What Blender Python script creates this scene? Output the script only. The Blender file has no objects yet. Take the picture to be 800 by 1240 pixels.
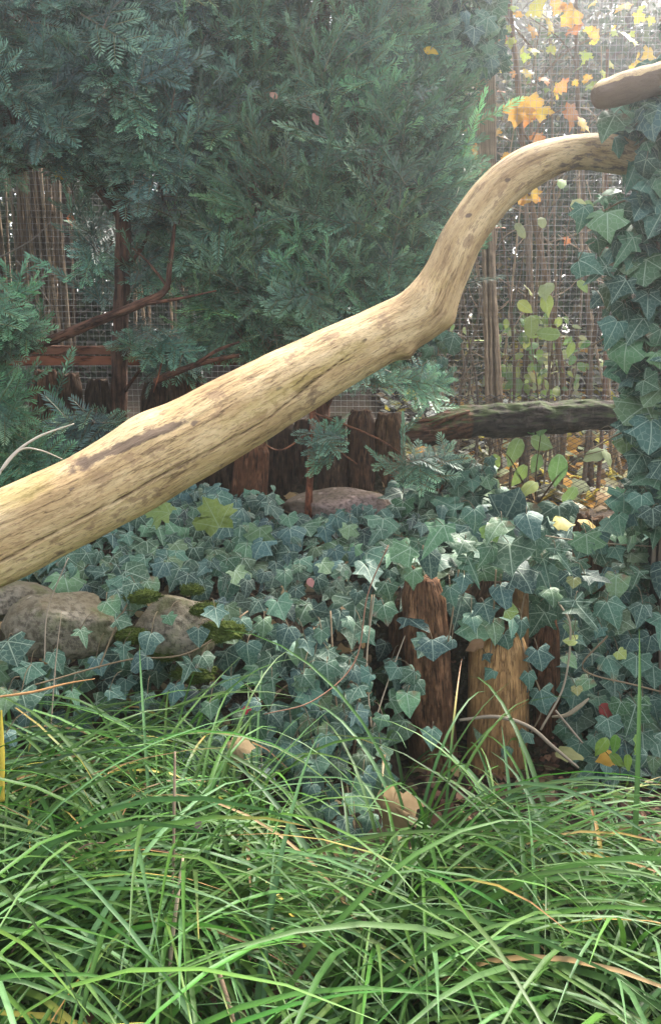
import bpy, math, random
import numpy as np
from mathutils import Vector, Matrix

rng = np.random.default_rng(7)
random.seed(7)
R = math.radians
scn = bpy.context.scene
COL = scn.collection

# ------------------------------------------------------------------ camera, sky, sun, exposure
CAM_Z, PITCH, FPX, W, H = 1.2, R(12), 973.0, 800, 1240
cam_d = bpy.data.cameras.new("camera")
cam = bpy.data.objects.new("camera", cam_d)
COL.objects.link(cam)
cam.location = (0, 0, CAM_Z)
cam.rotation_euler = (R(90) - PITCH, 0, 0)
cam_d.sensor_fit = 'VERTICAL'
cam_d.angle = 2 * math.atan(H / 2 / FPX)
cam_d.clip_start, cam_d.clip_end = 0.02, 600
scn.camera = cam

SUN_EL, SUN_AZ = R(46), R(34)
world = bpy.data.worlds.new("World")
scn.world = world
world.use_nodes = True
wn = world.node_tree
wn.nodes.clear()
sky = wn.nodes.new('ShaderNodeTexSky')
sky.sky_type = 'NISHITA'
sky.sun_disc = False
sky.sun_elevation = SUN_EL
sky.sun_rotation = SUN_AZ
sky.air_density, sky.dust_density, sky.ozone_density = 1.0, 4.0, 1.0
bg = wn.nodes.new('ShaderNodeBackground')
bg.inputs[1].default_value = 0.12
wo = wn.nodes.new('ShaderNodeOutputWorld')
whs = wn.nodes.new('ShaderNodeHueSaturation')      # thin overcast: the sky's blue is washed out
whs.inputs['Saturation'].default_value = 0.45
wn.links.new(sky.outputs[0], whs.inputs['Color'])
wn.links.new(whs.outputs[0], bg.inputs[0])
wn.links.new(bg.outputs[0], wo.inputs[0])

sun_d = bpy.data.lights.new("sun", 'SUN')
sun_d.energy = 2.5
sun_d.angle = R(18)
sun_d.color = (1.0, 0.95, 0.86)
sun = bpy.data.objects.new("sun", sun_d)
COL.objects.link(sun)
sdir = Vector((math.sin(SUN_AZ) * math.cos(SUN_EL), math.cos(SUN_AZ) * math.cos(SUN_EL), math.sin(SUN_EL)))
sun.rotation_euler = sdir.to_track_quat('Z', 'Y').to_euler()

scn.render.engine = 'CYCLES'
scn.view_settings.view_transform = 'Standard'
scn.view_settings.look = 'None'
scn.view_settings.exposure = 2.55
scn.view_settings.gamma = 1.0
scn.cycles.use_denoising = True
scn.cycles.max_bounces = 4
scn.cycles.diffuse_bounces = 2
scn.cycles.glossy_bounces = 1
scn.cycles.transmission_bounces = 2
scn.cycles.volume_bounces = 1
scn.cycles.sample_clamp_indirect = 6.0
HAZE = 0.010

# ------------------------------------------------------------------ helpers: points
CP, SP = math.cos(PITCH), math.sin(PITCH)


def at(px, py, Y):
    """the point at depth Y that the photograph shows at (px, py)"""
    u, v = (px - W / 2) / FPX, (H / 2 - py) / FPX
    t = Y / (CP + v * SP)
    return np.array((u * t, Y, CAM_Z + t * (-SP + v * CP)))


def mpp(Y):
    return Y / FPX


def vnoise(p, seed=0):
    p = np.asarray(p, dtype=float)
    i = np.floor(p).astype(np.int64)
    f = p - i
    f = f * f * (3 - 2 * f)

    def h(ix, iy, iz):
        n = (ix * 374761393 + iy * 668265263 + iz * 2147483647 + seed * 144665) & 0xFFFFFFFF
        n = ((n ^ (n >> 13)) * 1274126177) & 0xFFFFFFFF
        n = (n ^ (n >> 16)) & 0xFFFFFFFF
        return n / 0xFFFFFFFF
    out = 0
    for dx in (0, 1):
        for dy in (0, 1):
            for dz in (0, 1):
                wgt = (f[..., 0] if dx else 1 - f[..., 0]) * (f[..., 1] if dy else 1 - f[..., 1]) * (f[..., 2] if dz else 1 - f[..., 2])
                out = out + wgt * h(i[..., 0] + dx, i[..., 1] + dy, i[..., 2] + dz)
    return out * 2 - 1


def fbm(p, seed=0, octv=3):
    p = np.asarray(p, dtype=float)
    a, s, o = 1.0, 0.0, 0.0
    for k in range(octv):
        o = o + a * vnoise(p * 2 ** k + 17.3 * k, seed + k)
        s += a
        a *= 0.5
    return o / s


def smooth(e0, e1, x):
    t = np.clip((x - e0) / (e1 - e0), 0, 1)
    return t * t * (3 - 2 * t)


def nrm(v):
    v = np.asarray(v, dtype=float)
    return v / np.maximum(np.linalg.norm(v, axis=-1, keepdims=True), 1e-9)


# ------------------------------------------------------------------ helpers: meshes and objects
def make_mesh(name, V, F, col=None, uv=None, mat=None, smooth_shade=True, extra=None):
    V = np.ascontiguousarray(V, dtype=np.float32)
    F = np.ascontiguousarray(F, dtype=np.int32)
    M, k = F.shape
    me = bpy.data.meshes.new(name)
    me.vertices.add(len(V))
    me.vertices.foreach_set('co', V.ravel())
    me.loops.add(M * k)
    me.loops.foreach_set('vertex_index', F.ravel())
    me.polygons.add(M)
    me.polygons.foreach_set('loop_start', np.arange(0, M * k, k, dtype=np.int32))
    me.polygons.foreach_set('use_smooth', np.full(M, smooth_shade, dtype=bool))
    me.update(calc_edges=True)
    if col is not None:
        c = np.ones((len(V), 4), dtype=np.float32)
        c[:, :3] = col
        a = me.attributes.new('col', 'FLOAT_COLOR', 'POINT')
        a.data.foreach_set('color', c.ravel())
    if uv is not None:
        u = np.ascontiguousarray(np.asarray(uv, dtype=np.float32)[F.ravel()])
        a = me.attributes.new('UVMap', 'FLOAT2', 'CORNER')
        a.data.foreach_set('vector', u.ravel())
    for nme, arr in (extra or {}).items():
        a = me.attributes.new(nme, 'FLOAT', 'POINT')
        a.data.foreach_set('value', np.asarray(arr, dtype=np.float32))
    if mat:
        me.materials.append(mat)
    return me


def obj(name, me, parent=None, label=None, cat=None, group=None, kind=None):
    o = bpy.data.objects.new(name, me)
    COL.objects.link(o)
    if parent is not None:
        o.parent = parent
    if label:
        o['label'] = label
    if cat:
        o['category'] = cat
    if group:
        o['group'] = group
    if kind:
        o['kind'] = kind
    return o


def thing(name, label, cat, loc=(0, 0, 0), group=None):
    o = obj(name, None, None, label, cat, group)
    o.location = loc
    o.empty_display_size = 0.05
    return o


def recentre(o, loc):
    """move a one-mesh thing's origin to its base"""
    loc = Vector([float(a) for a in loc])
    o.data.transform(Matrix.Translation(-loc))
    o.location = loc
    return o


def place_child(o, parent, M):
    """M is a world matrix, the parent is an unrotated Empty"""
    o.parent = parent
    o.matrix_basis = Matrix.Translation(-parent.location) @ M


class Acc:
    """collects quads (or tris) with vertex colours into one mesh"""
    def __init__(self, k=4):
        self.V, self.F, self.C, self.U, self.n, self.k = [], [], [], [], 0, k

    def add(self, V, F, C, U=None):
        V = np.asarray(V, float)
        C = np.asarray(C, float)
        if C.ndim == 1:
            C = np.repeat(C[None], len(V), 0)
        self.V.append(V)
        self.F.append(np.asarray(F) + self.n)
        self.C.append(C)
        self.U.append(np.zeros((len(V), 2)) if U is None else np.asarray(U, float))
        self.n += len(V)

    def mesh(self, name, mat, smooth_shade=True):
        return make_mesh(name, np.concatenate(self.V), np.concatenate(self.F), np.concatenate(self.C), np.concatenate(self.U), mat, smooth_shade)


def resample(pts, n):
    P = np.asarray(pts, float)
    if len(P) == 2:
        t = np.linspace(0, 1, n)[:, None]
        return P[0] * (1 - t) + P[1] * t
    d = np.r_[0, np.cumsum(np.linalg.norm(np.diff(P[:, :3], axis=0), axis=1))]
    Q = np.vstack([2 * P[0] - P[1], P, 2 * P[-1] - P[-2]])
    s = np.linspace(0, d[-1], n)
    i = np.clip(np.searchsorted(d, s, side='right') - 1, 0, len(P) - 2)
    t = ((s - d[i]) / np.maximum(d[i + 1] - d[i], 1e-9))[:, None]
    p0, p1, p2, p3 = Q[i], Q[i + 1], Q[i + 2], Q[i + 3]
    return 0.5 * ((2 * p1) + (-p0 + p2) * t + (2 * p0 - 5 * p1 + 4 * p2 - p3) * t ** 2 + (-p0 + 3 * p1 - 3 * p2 + p3) * t ** 3)


def tube(pts, rad, n=12, sides=6, noise=0.0, ns=20.0, seed=0, cap=True, ref=(0, 0, 1)):
    """pts (k,3), rad scalar or k radii -> V, F (quads), UV (metres along, metres around), s, theta"""
    pts = np.asarray(pts, float)
    rad = np.broadcast_to(np.asarray(rad, float), (len(pts),))
    Q = resample(np.c_[pts, rad], n)
    P, r = Q[:, :3], np.maximum(Q[:, 3], 1e-4)
    T = nrm(np.gradient(P, axis=0))
    ref = np.asarray(ref, float)
    if np.mean(np.abs(T @ ref)) > 0.9:
        ref = np.array((0.0, -1.0, 0.0))
    A = nrm(np.cross(T, ref))
    B = np.cross(A, T)
    th = np.arange(sides) / sides * 2 * np.pi
    D = A[:, None] * np.cos(th)[None, :, None] + B[:, None] * np.sin(th)[None, :, None]
    V = P[:, None] + D * r[:, None, None]
    if noise:
        V = V + D * (fbm(V * ns, seed) * noise)[..., None] * r[:, None, None]
    s = np.r_[0, np.cumsum(np.linalg.norm(np.diff(P, axis=0), axis=1))]
    UV = np.stack([np.repeat(s[:, None], sides, 1), np.abs(((th[None] / np.pi) % 2) - 1) * np.pi * np.mean(r) + s[:, None] * 0], -1).reshape(-1, 2)
    i, j = np.meshgrid(np.arange(n - 1), np.arange(sides), indexing='ij')
    F = np.stack([i * sides + j, i * sides + (j + 1) % sides, (i + 1) * sides + (j + 1) % sides, (i + 1) * sides + j], -1).reshape(-1, 4)
    V = V.reshape(-1, 3)
    if cap:
        # end rings drawn in to a point in two steps so the caps stay quads
        for e, ring in ((0, 0), (1, n - 1)):
            c = P[ring]
            base = ring * sides
            m = len(V)
            k2 = np.concatenate([V[base:base + sides] * 0.5 + c * 0.5, np.repeat(c[None], sides, 0)])
            V = np.concatenate([V, k2])
            UV = np.concatenate([UV, np.repeat(UV[base:base + sides], 1, 0), UV[base:base + sides]])
            j = np.arange(sides)
            f1 = np.stack([base + j, base + (j + 1) % sides, m + (j + 1) % sides, m + j], -1)
            f2 = np.stack([m + j, m + (j + 1) % sides, m + sides + (j + 1) % sides, m + sides + j], -1)
            fs = np.concatenate([f1, f2])
            F = np.concatenate([F, fs[:, ::-1] if e == 0 else fs])
    return V, F[:, ::-1], UV


# ------------------------------------------------------------------ helpers: materials
class NT:
    def __init__(self, name):
        self.m = bpy.data.materials.new(name)
        self.m.use_nodes = True
        self.t = self.m.node_tree
        self.t.nodes.clear()
        self.out = self.n('ShaderNodeOutputMaterial')

    def n(self, typ, **kw):
        nd = self.t.nodes.new(typ)
        for k, v in kw.items():
            setattr(nd, k, v)
        return nd

    def l(self, a, b):
        self.t.links.new(a, b)

    def math(self, op, a, b=None, c=None, clamp=False):
        nd = self.n('ShaderNodeMath', operation=op, use_clamp=clamp)
        for k, x in enumerate((a, b, c)):
            if x is None:
                continue
            if isinstance(x, (int, float)):
                nd.inputs[k].default_value = x
            else:
                self.l(x, nd.inputs[k])
        return nd.outputs[0]

    def mix(self, f, a, b, mode='MIX'):
        nd = self.n('ShaderNodeMix', data_type='RGBA', blend_type=mode)
        for sock, x in ((nd.inputs[0], f), (nd.inputs[6], a), (nd.inputs[7], b)):
            if isinstance(x, (int, float)):
                sock.default_value = x
            elif isinstance(x, tuple):
                sock.default_value = (*x, 1) if len(x) == 3 else x
            else:
                self.l(x, sock)
        return nd.outputs[2]

    def ramp(self, f, stops):
        nd = self.n('ShaderNodeValToRGB')
        e = nd.color_ramp.elements
        while len(e) < len(stops):
            e.new(0.5)
        for el, (p, c) in zip(e, stops):
            el.position = p
            el.color = (*c, 1) if len(c) == 3 else c
        self.l(f, nd.inputs[0])
        return nd.outputs[0]

    def noise(self, vec, scale, detail=4, rough=0.6, stretch=None):
        if stretch is not None:
            mp = self.n('ShaderNodeMapping')
            mp.inputs['Scale'].default_value = stretch
            self.l(vec, mp.inputs[0])
            vec = mp.outputs[0]
        nd = self.n('ShaderNodeTexNoise')
        nd.inputs['Scale'].default_value = scale
        nd.inputs['Detail'].default_value = detail
        nd.inputs['Roughness'].default_value = rough
        self.l(vec, nd.inputs['Vector'])
        return nd.outputs[0]

    def principled(self, base, rough=0.7, spec=0.4, bump=None, bump_s=0.3, bump_d=0.01, transl=0.0, tcol=None):
        p = self.n('ShaderNodeBsdfPrincipled')
        if isinstance(base, tuple):
            p.inputs['Base Color'].default_value = (*base, 1)
        else:
            self.l(base, p.inputs['Base Color'])
        if isinstance(rough, (int, float)):
            p.inputs['Roughness'].default_value = rough
        else:
            self.l(rough, p.inputs['Roughness'])
        p.inputs['Specular IOR Level'].default_value = spec
        if bump is not None:
            b = self.n('ShaderNodeBump')
            b.inputs['Strength'].default_value = bump_s
            b.inputs['Distance'].default_value = bump_d
            self.l(bump, b.inputs['Height'])
            self.l(b.outputs[0], p.inputs['Normal'])
        sh = p.outputs[0]
        if transl > 0:
            tr = self.n('ShaderNodeBsdfTranslucent')
            src = tcol if tcol is not None else base
            if isinstance(src, tuple):
                tr.inputs[0].default_value = (*src, 1)
            else:
                self.l(src, tr.inputs[0])
            ms = self.n('ShaderNodeMixShader')
            ms.inputs[0].default_value = transl
            self.l(sh, ms.inputs[1])
            self.l(tr.outputs[0], ms.inputs[2])
            sh = ms.outputs[0]
        self.l(sh, self.out.inputs[0])
        return self.m


def coords(t, kind='Object'):
    return t.n('ShaderNodeTexCoord').outputs[kind]


def attr(t, name='col', out='Color'):
    return t.n('ShaderNodeAttribute', attribute_name=name).outputs[out]


def leaf_material(name, rough=0.5, spec=0.4, transl=0.25, mottle=0.5, veins=False, rnd=0.5, vein_s=0.72):
    t = NT(name)
    c = attr(t)
    oi = t.n('ShaderNodeObjectInfo').outputs['Random']
    val = t.math('MULTIPLY_ADD', oi, rnd, 1 - rnd / 2)
    hs = t.n('ShaderNodeHueSaturation')
    t.l(c, hs.inputs['Color'])
    t.l(val, hs.inputs['Value'])
    if rnd:
        t.l(t.math('MULTIPLY_ADD', t.math('FRACT', t.math('MULTIPLY', oi, 7.31)), 0.06, 0.465), hs.inputs['Hue'])
    base = hs.outputs[0]
    geo = t.n('ShaderNodeNewGeometry').outputs['Position']
    nz = t.noise(geo, 60, 3)
    base = t.mix(t.math('MULTIPLY', nz, mottle), base, t.mix(0.5, base, (0.0, 0.0, 0.0)), 'MIX')
    bump = nz
    if veins:
        uv = coords(t, 'UV')
        sp = t.n('ShaderNodeSeparateXYZ')
        t.l(uv, sp.inputs[0])
        x = t.math('ABSOLUTE', sp.outputs[0])
        y = sp.outputs[1]
        masks = []
        for deg in (0, 52, 108):
            ca, sa = math.cos(R(deg)), math.sin(R(deg))
            d = t.math('ABSOLUTE', t.math('SUBTRACT', t.math('MULTIPLY', x, ca), t.math('MULTIPLY', y, sa)))
            al = t.math('ADD', t.math('MULTIPLY', x, sa), t.math('MULTIPLY', y, ca))
            wd = t.math('MULTIPLY_ADD', al, -0.012, 0.026 if deg == 0 else 0.021)
            mk = t.math('SUBTRACT', 1, t.math('DIVIDE', d, wd), clamp=True)
            masks.append(t.math('MULTIPLY', mk, t.math('GREATER_THAN', al, 0.0)))
        v = t.math('MAXIMUM', t.math('MAXIMUM', masks[0], masks[1]), masks[2])
        vo = t.n('ShaderNodeTexVoronoi', feature='DISTANCE_TO_EDGE')
        vo.inputs['Scale'].default_value = 6.5
        t.l(uv, vo.inputs['Vector'])
        net = t.math('MULTIPLY', t.math('SUBTRACT', 1, t.math('DIVIDE', vo.outputs['Distance'], 0.06), clamp=True), 0.38)
        v = t.math('MAXIMUM', v, net)
        base = t.mix(t.math('MULTIPLY', v, vein_s), base, (0.40, 0.48, 0.36))
        bump = t.math('ADD', t.math('MULTIPLY', nz, 0.4), t.math('MULTIPLY', v, -0.6))
    return t.principled(base, rough, spec, bump, 0.25, 0.002, transl)


def wood_material(name, c0, c1, c2, moss=0.0, fissure=0.5, along=5.0, around=60.0, rough=0.85, blot=0.0):
    """UV wood: u metres along, v metres around"""
    t = NT(name)
    uv = coords(t, 'UV')
    nA = t.noise(uv, 1.0, 6, 0.65, (along, around, 1))
    nB = t.noise(uv, 1.0, 3, 0.5, (along * 2.2, around * 0.25, 1))
    f = t.math('MULTIPLY_ADD', nB, 0.5, t.math('MULTIPLY', nA, 0.5))
    base = t.ramp(f, [(0.34, c0), (0.52, c1), (0.7, c2)])
    fis = t.ramp(nA, [(0.40, (0, 0, 0)), (0.5, (1, 1, 1))])
    base = t.mix(fissure, base, t.mix(1.0, base, fis, 'MULTIPLY'))
    rid = t.math('ABSOLUTE', t.math('SUBTRACT', t.noise(uv, 1.0, 4, 0.6, (along * 0.8, around * 0.9, 3.7)), 0.5))
    crk = t.ramp(rid, [(0.0, (1, 1, 1)), (0.022, (0, 0, 0))])          # thin drying cracks
    base = t.mix(t.math('MULTIPLY', crk, 0.75), base, tuple(a * 0.5 for a in c0))
    if blot:                                  # damp stains and pale flaked places
        pz = t.n('ShaderNodeNewGeometry').outputs['Position']
        st = t.noise(pz, 17, 6, 0.65, (1, 1, 0.45))
        base = t.mix(t.ramp(st, [(0.44, (blot, blot, blot)), (0.56, (0, 0, 0))]), base, tuple(a * 0.55 for a in c1))
        base = t.mix(t.ramp(t.noise(pz, 48, 4, 0.6, (1, 1, 0.3)), [(0.58, (0, 0, 0)), (0.70, (blot, blot, blot))]), base, tuple(a * 0.9 for a in c2))
    base = t.mix(1.0, base, attr(t), 'MULTIPLY')
    if moss:
        g = t.n('ShaderNodeNewGeometry')
        sp = t.n('ShaderNodeSeparateXYZ')
        t.l(g.outputs['Normal'], sp.inputs[0])
        mn = t.noise(g.outputs['Position'], 22, 5)
        mk = t.math('MULTIPLY', t.ramp(sp.outputs[2], [(0.1, (0, 0, 0)), (0.6, (1, 1, 1))]), t.ramp(mn, [(0.40, (0, 0, 0)), (0.54, (1, 1, 1))]))
        base = t.mix(t.math('MULTIPLY', mk, moss), base, (0.055, 0.075, 0.022))
    return t.principled(base, rough, 0.2, t.math('SUBTRACT', nA, t.math('MULTIPLY', crk, 0.5)), 1.0, 0.008)


def plain_material(name, c, rough=0.8, scale=30, amt=0.5, spec=0.3):
    t = NT(name)
    nz = t.noise(coords(t), scale, 5)
    base = t.mix(nz, tuple(a * (1 - amt) for a in c), tuple(min(1, a * (1 + amt)) for a in c))
    base = t.mix(1.0, base, attr(t), 'MULTIPLY')
    return t.principled(base, rough, spec, nz, 0.5, 0.004)


M_ivy = leaf_material('ivy_leaf', 0.58, 0.28, 0.06, 0.5, True, 0.85)
M_leaf = leaf_material('thin_leaf', 0.6, 0.3, 0.35, 0.75, False, 0.4)
M_veined = leaf_material('veined_leaf', 0.6, 0.3, 0.35, 0.8, True, 0.4, 0.35)
M_dry = leaf_material('dry_leaf', 0.8, 0.2, 0.15, 0.7, False, 0.3)
M_yew = leaf_material('yew_needles', 0.48, 0.40, 0.10, 0.35, False, 0.0)
M_sedge = leaf_material('sedge_blades', 0.5, 0.3, 0.24, 0.3, False, 0.0)
M_twig = plain_material('twig_bark', (1, 1, 1), 0.85, 40, 0.35)
M_stake = wood_material('split_stake_wood', (0.040, 0.027, 0.019), (0.135, 0.088, 0.055), (0.27, 0.19, 0.125), 0.0, 0.8, 13, 150, blot=0.7)
M_tan = wood_material('smooth_stake_wood', (0.20, 0.125, 0.065), (0.34, 0.225, 0.115), (0.46, 0.33, 0.19), 0.0, 0.4, 10, 110, blot=0.75)
M_logdark = wood_material('weathered_log', (0.026, 0.020, 0.016), (0.075, 0.056, 0.044), (0.16, 0.125, 0.098), 0.95, 0.7, 14, 70, blot=0.6)
M_bark = wood_material('yew_bark', (0.05, 0.03, 0.022), (0.13, 0.075, 0.05), (0.25, 0.14, 0.09), 0.0, 0.5, 8, 60)
M_rail = wood_material('painted_rail', (0.10, 0.04, 0.025), (0.20, 0.08, 0.045), (0.30, 0.13, 0.075), 0.0, 0.35, 4, 50)
M_reed = wood_material('reed_stalk', (0.14, 0.11, 0.08), (0.28, 0.22, 0.16), (0.42, 0.34, 0.25), 0.0, 0.2, 12, 300)


def bare_log_material():
    t = NT('barkless_log_wood')
    uv = coords(t, 'UV')
    fine = t.noise(uv, 1.0, 7, 0.72, (40, 260, 1))
    grain = t.noise(uv, 1.0, 6, 0.62, (6.5, 24, 1))
    blot = t.noise(uv, 1.0, 7, 0.68, (17, 26, 1))
    base = t.ramp(grain, [(0.30, (0.30, 0.185, 0.09)), (0.43, (0.56, 0.385, 0.185)), (0.60, (0.70, 0.52, 0.285))])
    base = t.mix(t.ramp(fine, [(0.36, (0.85, 0.85, 0.85)), (0.50, (0, 0, 0))]), base, (0.26, 0.155, 0.08))
    base = t.mix(t.ramp(blot, [(0.55, (0, 0, 0)), (0.585, (0.7, 0.7, 0.7))]), base, (0.31, 0.195, 0.11))
    big = t.noise(uv, 1.0, 3, 0.5, (3.2, 9, 1))
    base = t.mix(t.ramp(big, [(0.40, (0.5, 0.5, 0.5)), (0.52, (0, 0, 0))]), base, (0.42, 0.27, 0.125))
    spk = t.noise(uv, 1.0, 2, 0.5, (55, 330, 1))
    base = t.mix(t.ramp(spk, [(0.63, (0, 0, 0)), (0.68, (0.6, 0.6, 0.6))]), base, (0.16, 0.095, 0.055))
    bk = t.math('MULTIPLY_ADD', t.math('SUBTRACT', blot, 0.5), 2.1, attr(t, 'bark_shade', 'Fac'))
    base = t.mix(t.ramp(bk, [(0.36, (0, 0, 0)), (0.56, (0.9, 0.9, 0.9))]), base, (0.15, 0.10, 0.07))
    mo = t.math('MULTIPLY_ADD', t.math('SUBTRACT', blot, 0.5), 1.2, attr(t, 'lichen', 'Fac'))
    base = t.mix(t.ramp(mo, [(0.40, (0, 0, 0)), (0.7, (0.55, 0.55, 0.55))]), base, (0.40, 0.31, 0.08))
    rid = t.math('ABSOLUTE', t.math('SUBTRACT', t.noise(uv, 1.0, 5, 0.6, (4.5, 62, 2.3)), 0.5))
    crk = t.math('MULTIPLY', t.ramp(rid, [(0.0, (1, 1, 1)), (0.014, (0, 0, 0))]), t.ramp(grain, [(0.42, (1, 1, 1)), (0.56, (0, 0, 0))]))
    base = t.mix(t.math('MULTIPLY', crk, 0.8), base, (0.13, 0.08, 0.045))
    base = t.mix(attr(t, 'crack', 'Fac'), base, (0.06, 0.035, 0.02))
    h = t.math('SUBTRACT', t.math('ADD', t.math('MULTIPLY', fine, 0.9), t.math('MULTIPLY', blot, 0.6)), t.math('MULTIPLY', crk, 0.5))
    return t.principled(base, 0.75, 0.22, h, 0.8, 0.008)


M_log = bare_log_material()


def rock_material(name, c0, c1, moss):
    t = NT(name)
    p = coords(t)
    n1 = t.noise(p, 9, 8, 0.65)
    n2 = t.noise(p, 70, 4, 0.7)
    vo = t.n('ShaderNodeTexVoronoi')
    vo.inputs['Scale'].default_value = 26
    t.l(p, vo.inputs['Vector'])
    base = t.mix(n1, c0, c1)
    base = t.mix(t.ramp(n2, [(0.40, (0.8, 0.8, 0.8)), (0.54, (0, 0, 0))]), base, tuple(a * 0.45 for a in c0))
    base = t.mix(t.ramp(t.noise(p, 4, 5, 0.6), [(0.44, (0.6, 0.6, 0.6)), (0.58, (0, 0, 0))]), base, (0.11, 0.085, 0.045))
    base = t.mix(t.ramp(vo.outputs['Distance'], [(0.12, (0.5, 0.5, 0.5)), (0.24, (0, 0, 0))]), base, tuple(min(1, a * 1.35) for a in c1))
    if moss:
        g = t.n('ShaderNodeNewGeometry')
        mk = t.ramp(t.noise(g.outputs['Position'], 14, 5), [(0.5, (0, 0, 0)), (0.62, (1, 1, 1))])
        base = t.mix(t.math('MULTIPLY', mk, moss), base, (0.075, 0.095, 0.022))
    h = t.math('ADD', n1, t.math('MULTIPLY', n2, 0.35))
    return t.principled(base, 0.9, 0.2, h, 0.7, 0.012)


M_rock = rock_material('grey_tan_rock', (0.105, 0.088, 0.062), (0.26, 0.228, 0.17), 0.4)
M_rockp = rock_material('pinkish_rock', (0.17, 0.115, 0.095), (0.33, 0.245, 0.21), 0.0)


def soil_material():
    t = NT('soil_and_litter')
    p = coords(t)
    n1 = t.noise(p, 6, 6)
    n2 = t.noise(p, 55, 5, 0.7)
    base = t.ramp(n2, [(0.3, (0.018, 0.012, 0.008)), (0.5, (0.05, 0.034, 0.022)), (0.68, (0.12, 0.08, 0.05))])
    base = t.mix(t.ramp(n1, [(0.5, (0, 0, 0)), (0.7, (0.6, 0.6, 0.6))]), base, (0.035, 0.045, 0.018))
    return t.principled(base, 0.95, 0.15, n2, 1.0, 0.02)


M_soil = soil_material()


def moss_material():
    t = NT('moss')
    p = coords(t)
    n2 = t.noise(p, 160, 4, 0.7)
    n1 = t.noise(p, 30, 3)
    base = t.mix(n1, (0.035, 0.06, 0.012), (0.11, 0.135, 0.028))
    return t.principled(base, 0.95, 0.1, n2, 1.0, 0.01)


M_moss = moss_material()


def wire_material():
    t = NT('galvanised_wire')
    p = coords(t)
    base = t.mix(t.noise(p, 40, 3), (0.14, 0.14, 0.14), (0.28, 0.28, 0.27))
    return t.principled(base, 0.55, 0.5)


M_wire = wire_material()
t_ = NT('dark_net')
M_net = t_.principled((0.03, 0.03, 0.03), 0.6, 0.4)


# ------------------------------------------------------------------ the ground
def height(x, y):
    x, y = np.asarray(x, float), np.asarray(y, float)
    base = 0.03 * smooth(0.8, 1.8, y)
    # bank behind the rocks, left of the stakes
    left = 0.10 * smooth(1.45, 1.75, y) + 0.36 * smooth(1.72, 2.15, y) + 0.16 * smooth(2.1, 2.75, y)
    # terrace held by the front stakes
    mid = 0.02 * smooth(1.5, 2.0, y) + 0.48 * smooth(2.12, 2.17, y) + 0.14 * smooth(2.17, 2.8, y)
    # steep shaded bank by the ivy post
    right = 0.02 * smooth(1.5, 1.9, y) + 0.44 * smooth(1.98, 2.45, y) + 0.12 * smooth(2.45, 2.9, y)
    wl = 1 - smooth(0.05, 0.2, x)
    wr = smooth(0.54, 0.66, x)
    z = base + left * wl + mid * (1 - wl) * (1 - wr) + right * wr
    # upper terrace behind the rear stakes
    z = z + 0.20 * smooth(2.93, 3.0, y) * (1 - smooth(0.22, 0.30, x))
    z = z - 0.10 * smooth(3.0, 3.3, y) * smooth(0.22, 0.5, x)
    # ground beyond the fence climbs gently away
    z = z + 0.75 * smooth(4.2, 9.0, y) * smooth(-0.3, 0.6, x) + 0.35 * smooth(4.2, 9.0, y) * (1 - smooth(-0.3, 0.6, x))
    q = np.stack([x, y, np.zeros_like(x)], -1)
    amp = np.clip(np.abs(y) / 40, 0, 1)
    z = z + 0.018 * fbm(q * 5, 3) + amp * 0.8 * fbm(q * 0.06, 9)
    return z


def ground_normal(x, y, e=0.03):
    dx = (height(x + e, y) - height(x - e, y)) / (2 * e)
    dy = (height(x, y + e) - height(x, y - e)) / (2 * e)
    return nrm(np.stack([-dx, -dy, np.ones_like(dx)], -1))


gx = np.r_[-40, -22, -12, -7, -4.5, np.arange(-3, 3.001, 0.04), 4.5, 7, 12, 22, 40]
gy = np.r_[-40, -28, -14, -6, -2.5, -1, np.arange(0, 5.001, 0.03), 5.4, 6, 7, 8.5, 10.5, 14, 20, 30, 40]
GX, GY = np.meshgrid(gx, gy, indexing='xy')
GZ = height(GX, GY)
nx, ny = len(gx), len(gy)
i, j = np.meshgrid(np.arange(ny - 1), np.arange(nx - 1), indexing='ij')
GF = np.stack([i * nx + j, i * nx + j + 1, (i + 1) * nx + j + 1, (i + 1) * nx + j], -1).reshape(-1, 4)
gv = np.stack([GX, GY, GZ], -1).reshape(-1, 3)
obj('ground', make_mesh('ground', gv, GF, np.ones((len(gv), 3)), None, M_soil), kind='structure')


# ------------------------------------------------------------------ templates: leaves
def leaf_template(half, bend=0.12, wob=0.05, seed=0, lobe_fold=0.06):
    """half: outline points from the base notch to the tip on the +x side (excluding base and tip are given too). fan with a mid ring"""
    r_ = np.random.default_rng(seed)
    half = np.asarray(half, float)
    left = half[1:-1][::-1] * np.array((-1, 1))
    out = np.concatenate([half, left])
    out = out + r_.normal(0, wob, out.shape) * np.array((1, 1)) * 0.5
    c = np.array((0.0, 0.30))
    n = len(out)
    mid = c + (out - c) * 0.52
    P = np.concatenate([c[None], mid, out])
    rr = np.hypot(P[:, 0], P[:, 1] - 0.2)
    z = -bend * rr ** 2 + 0.02 - lobe_fold * (1 - np.abs(P[:, 0]) * 2.2).clip(0, 1) * 0.5 + r_.normal(0, 0.04, len(P)) * (np.arange(len(P)) > n)
    V = np.c_[P, z]
    k = np.arange(n)
    tri = np.stack([np.zeros(n, int), 1 + k, 1 + (k + 1) % n, 1 + (k + 1) % n], -1)
    quad = np.stack([1 + k, 1 + n + k, 1 + n + (k + 1) % n, 1 + (k + 1) % n], -1)
    T1 = np.stack([np.zeros(n, int), 1 + k, 1 + (k + 1) % n], -1)
    T2 = np.stack([1 + k, 1 + n + k, 1 + n + (k + 1) % n], -1)
    T3 = np.stack([1 + k, 1 + n + (k + 1) % n, 1 + (k + 1) % n], -1)
    return V, np.concatenate([T1, T2, T3])[:, ::-1], P


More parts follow.
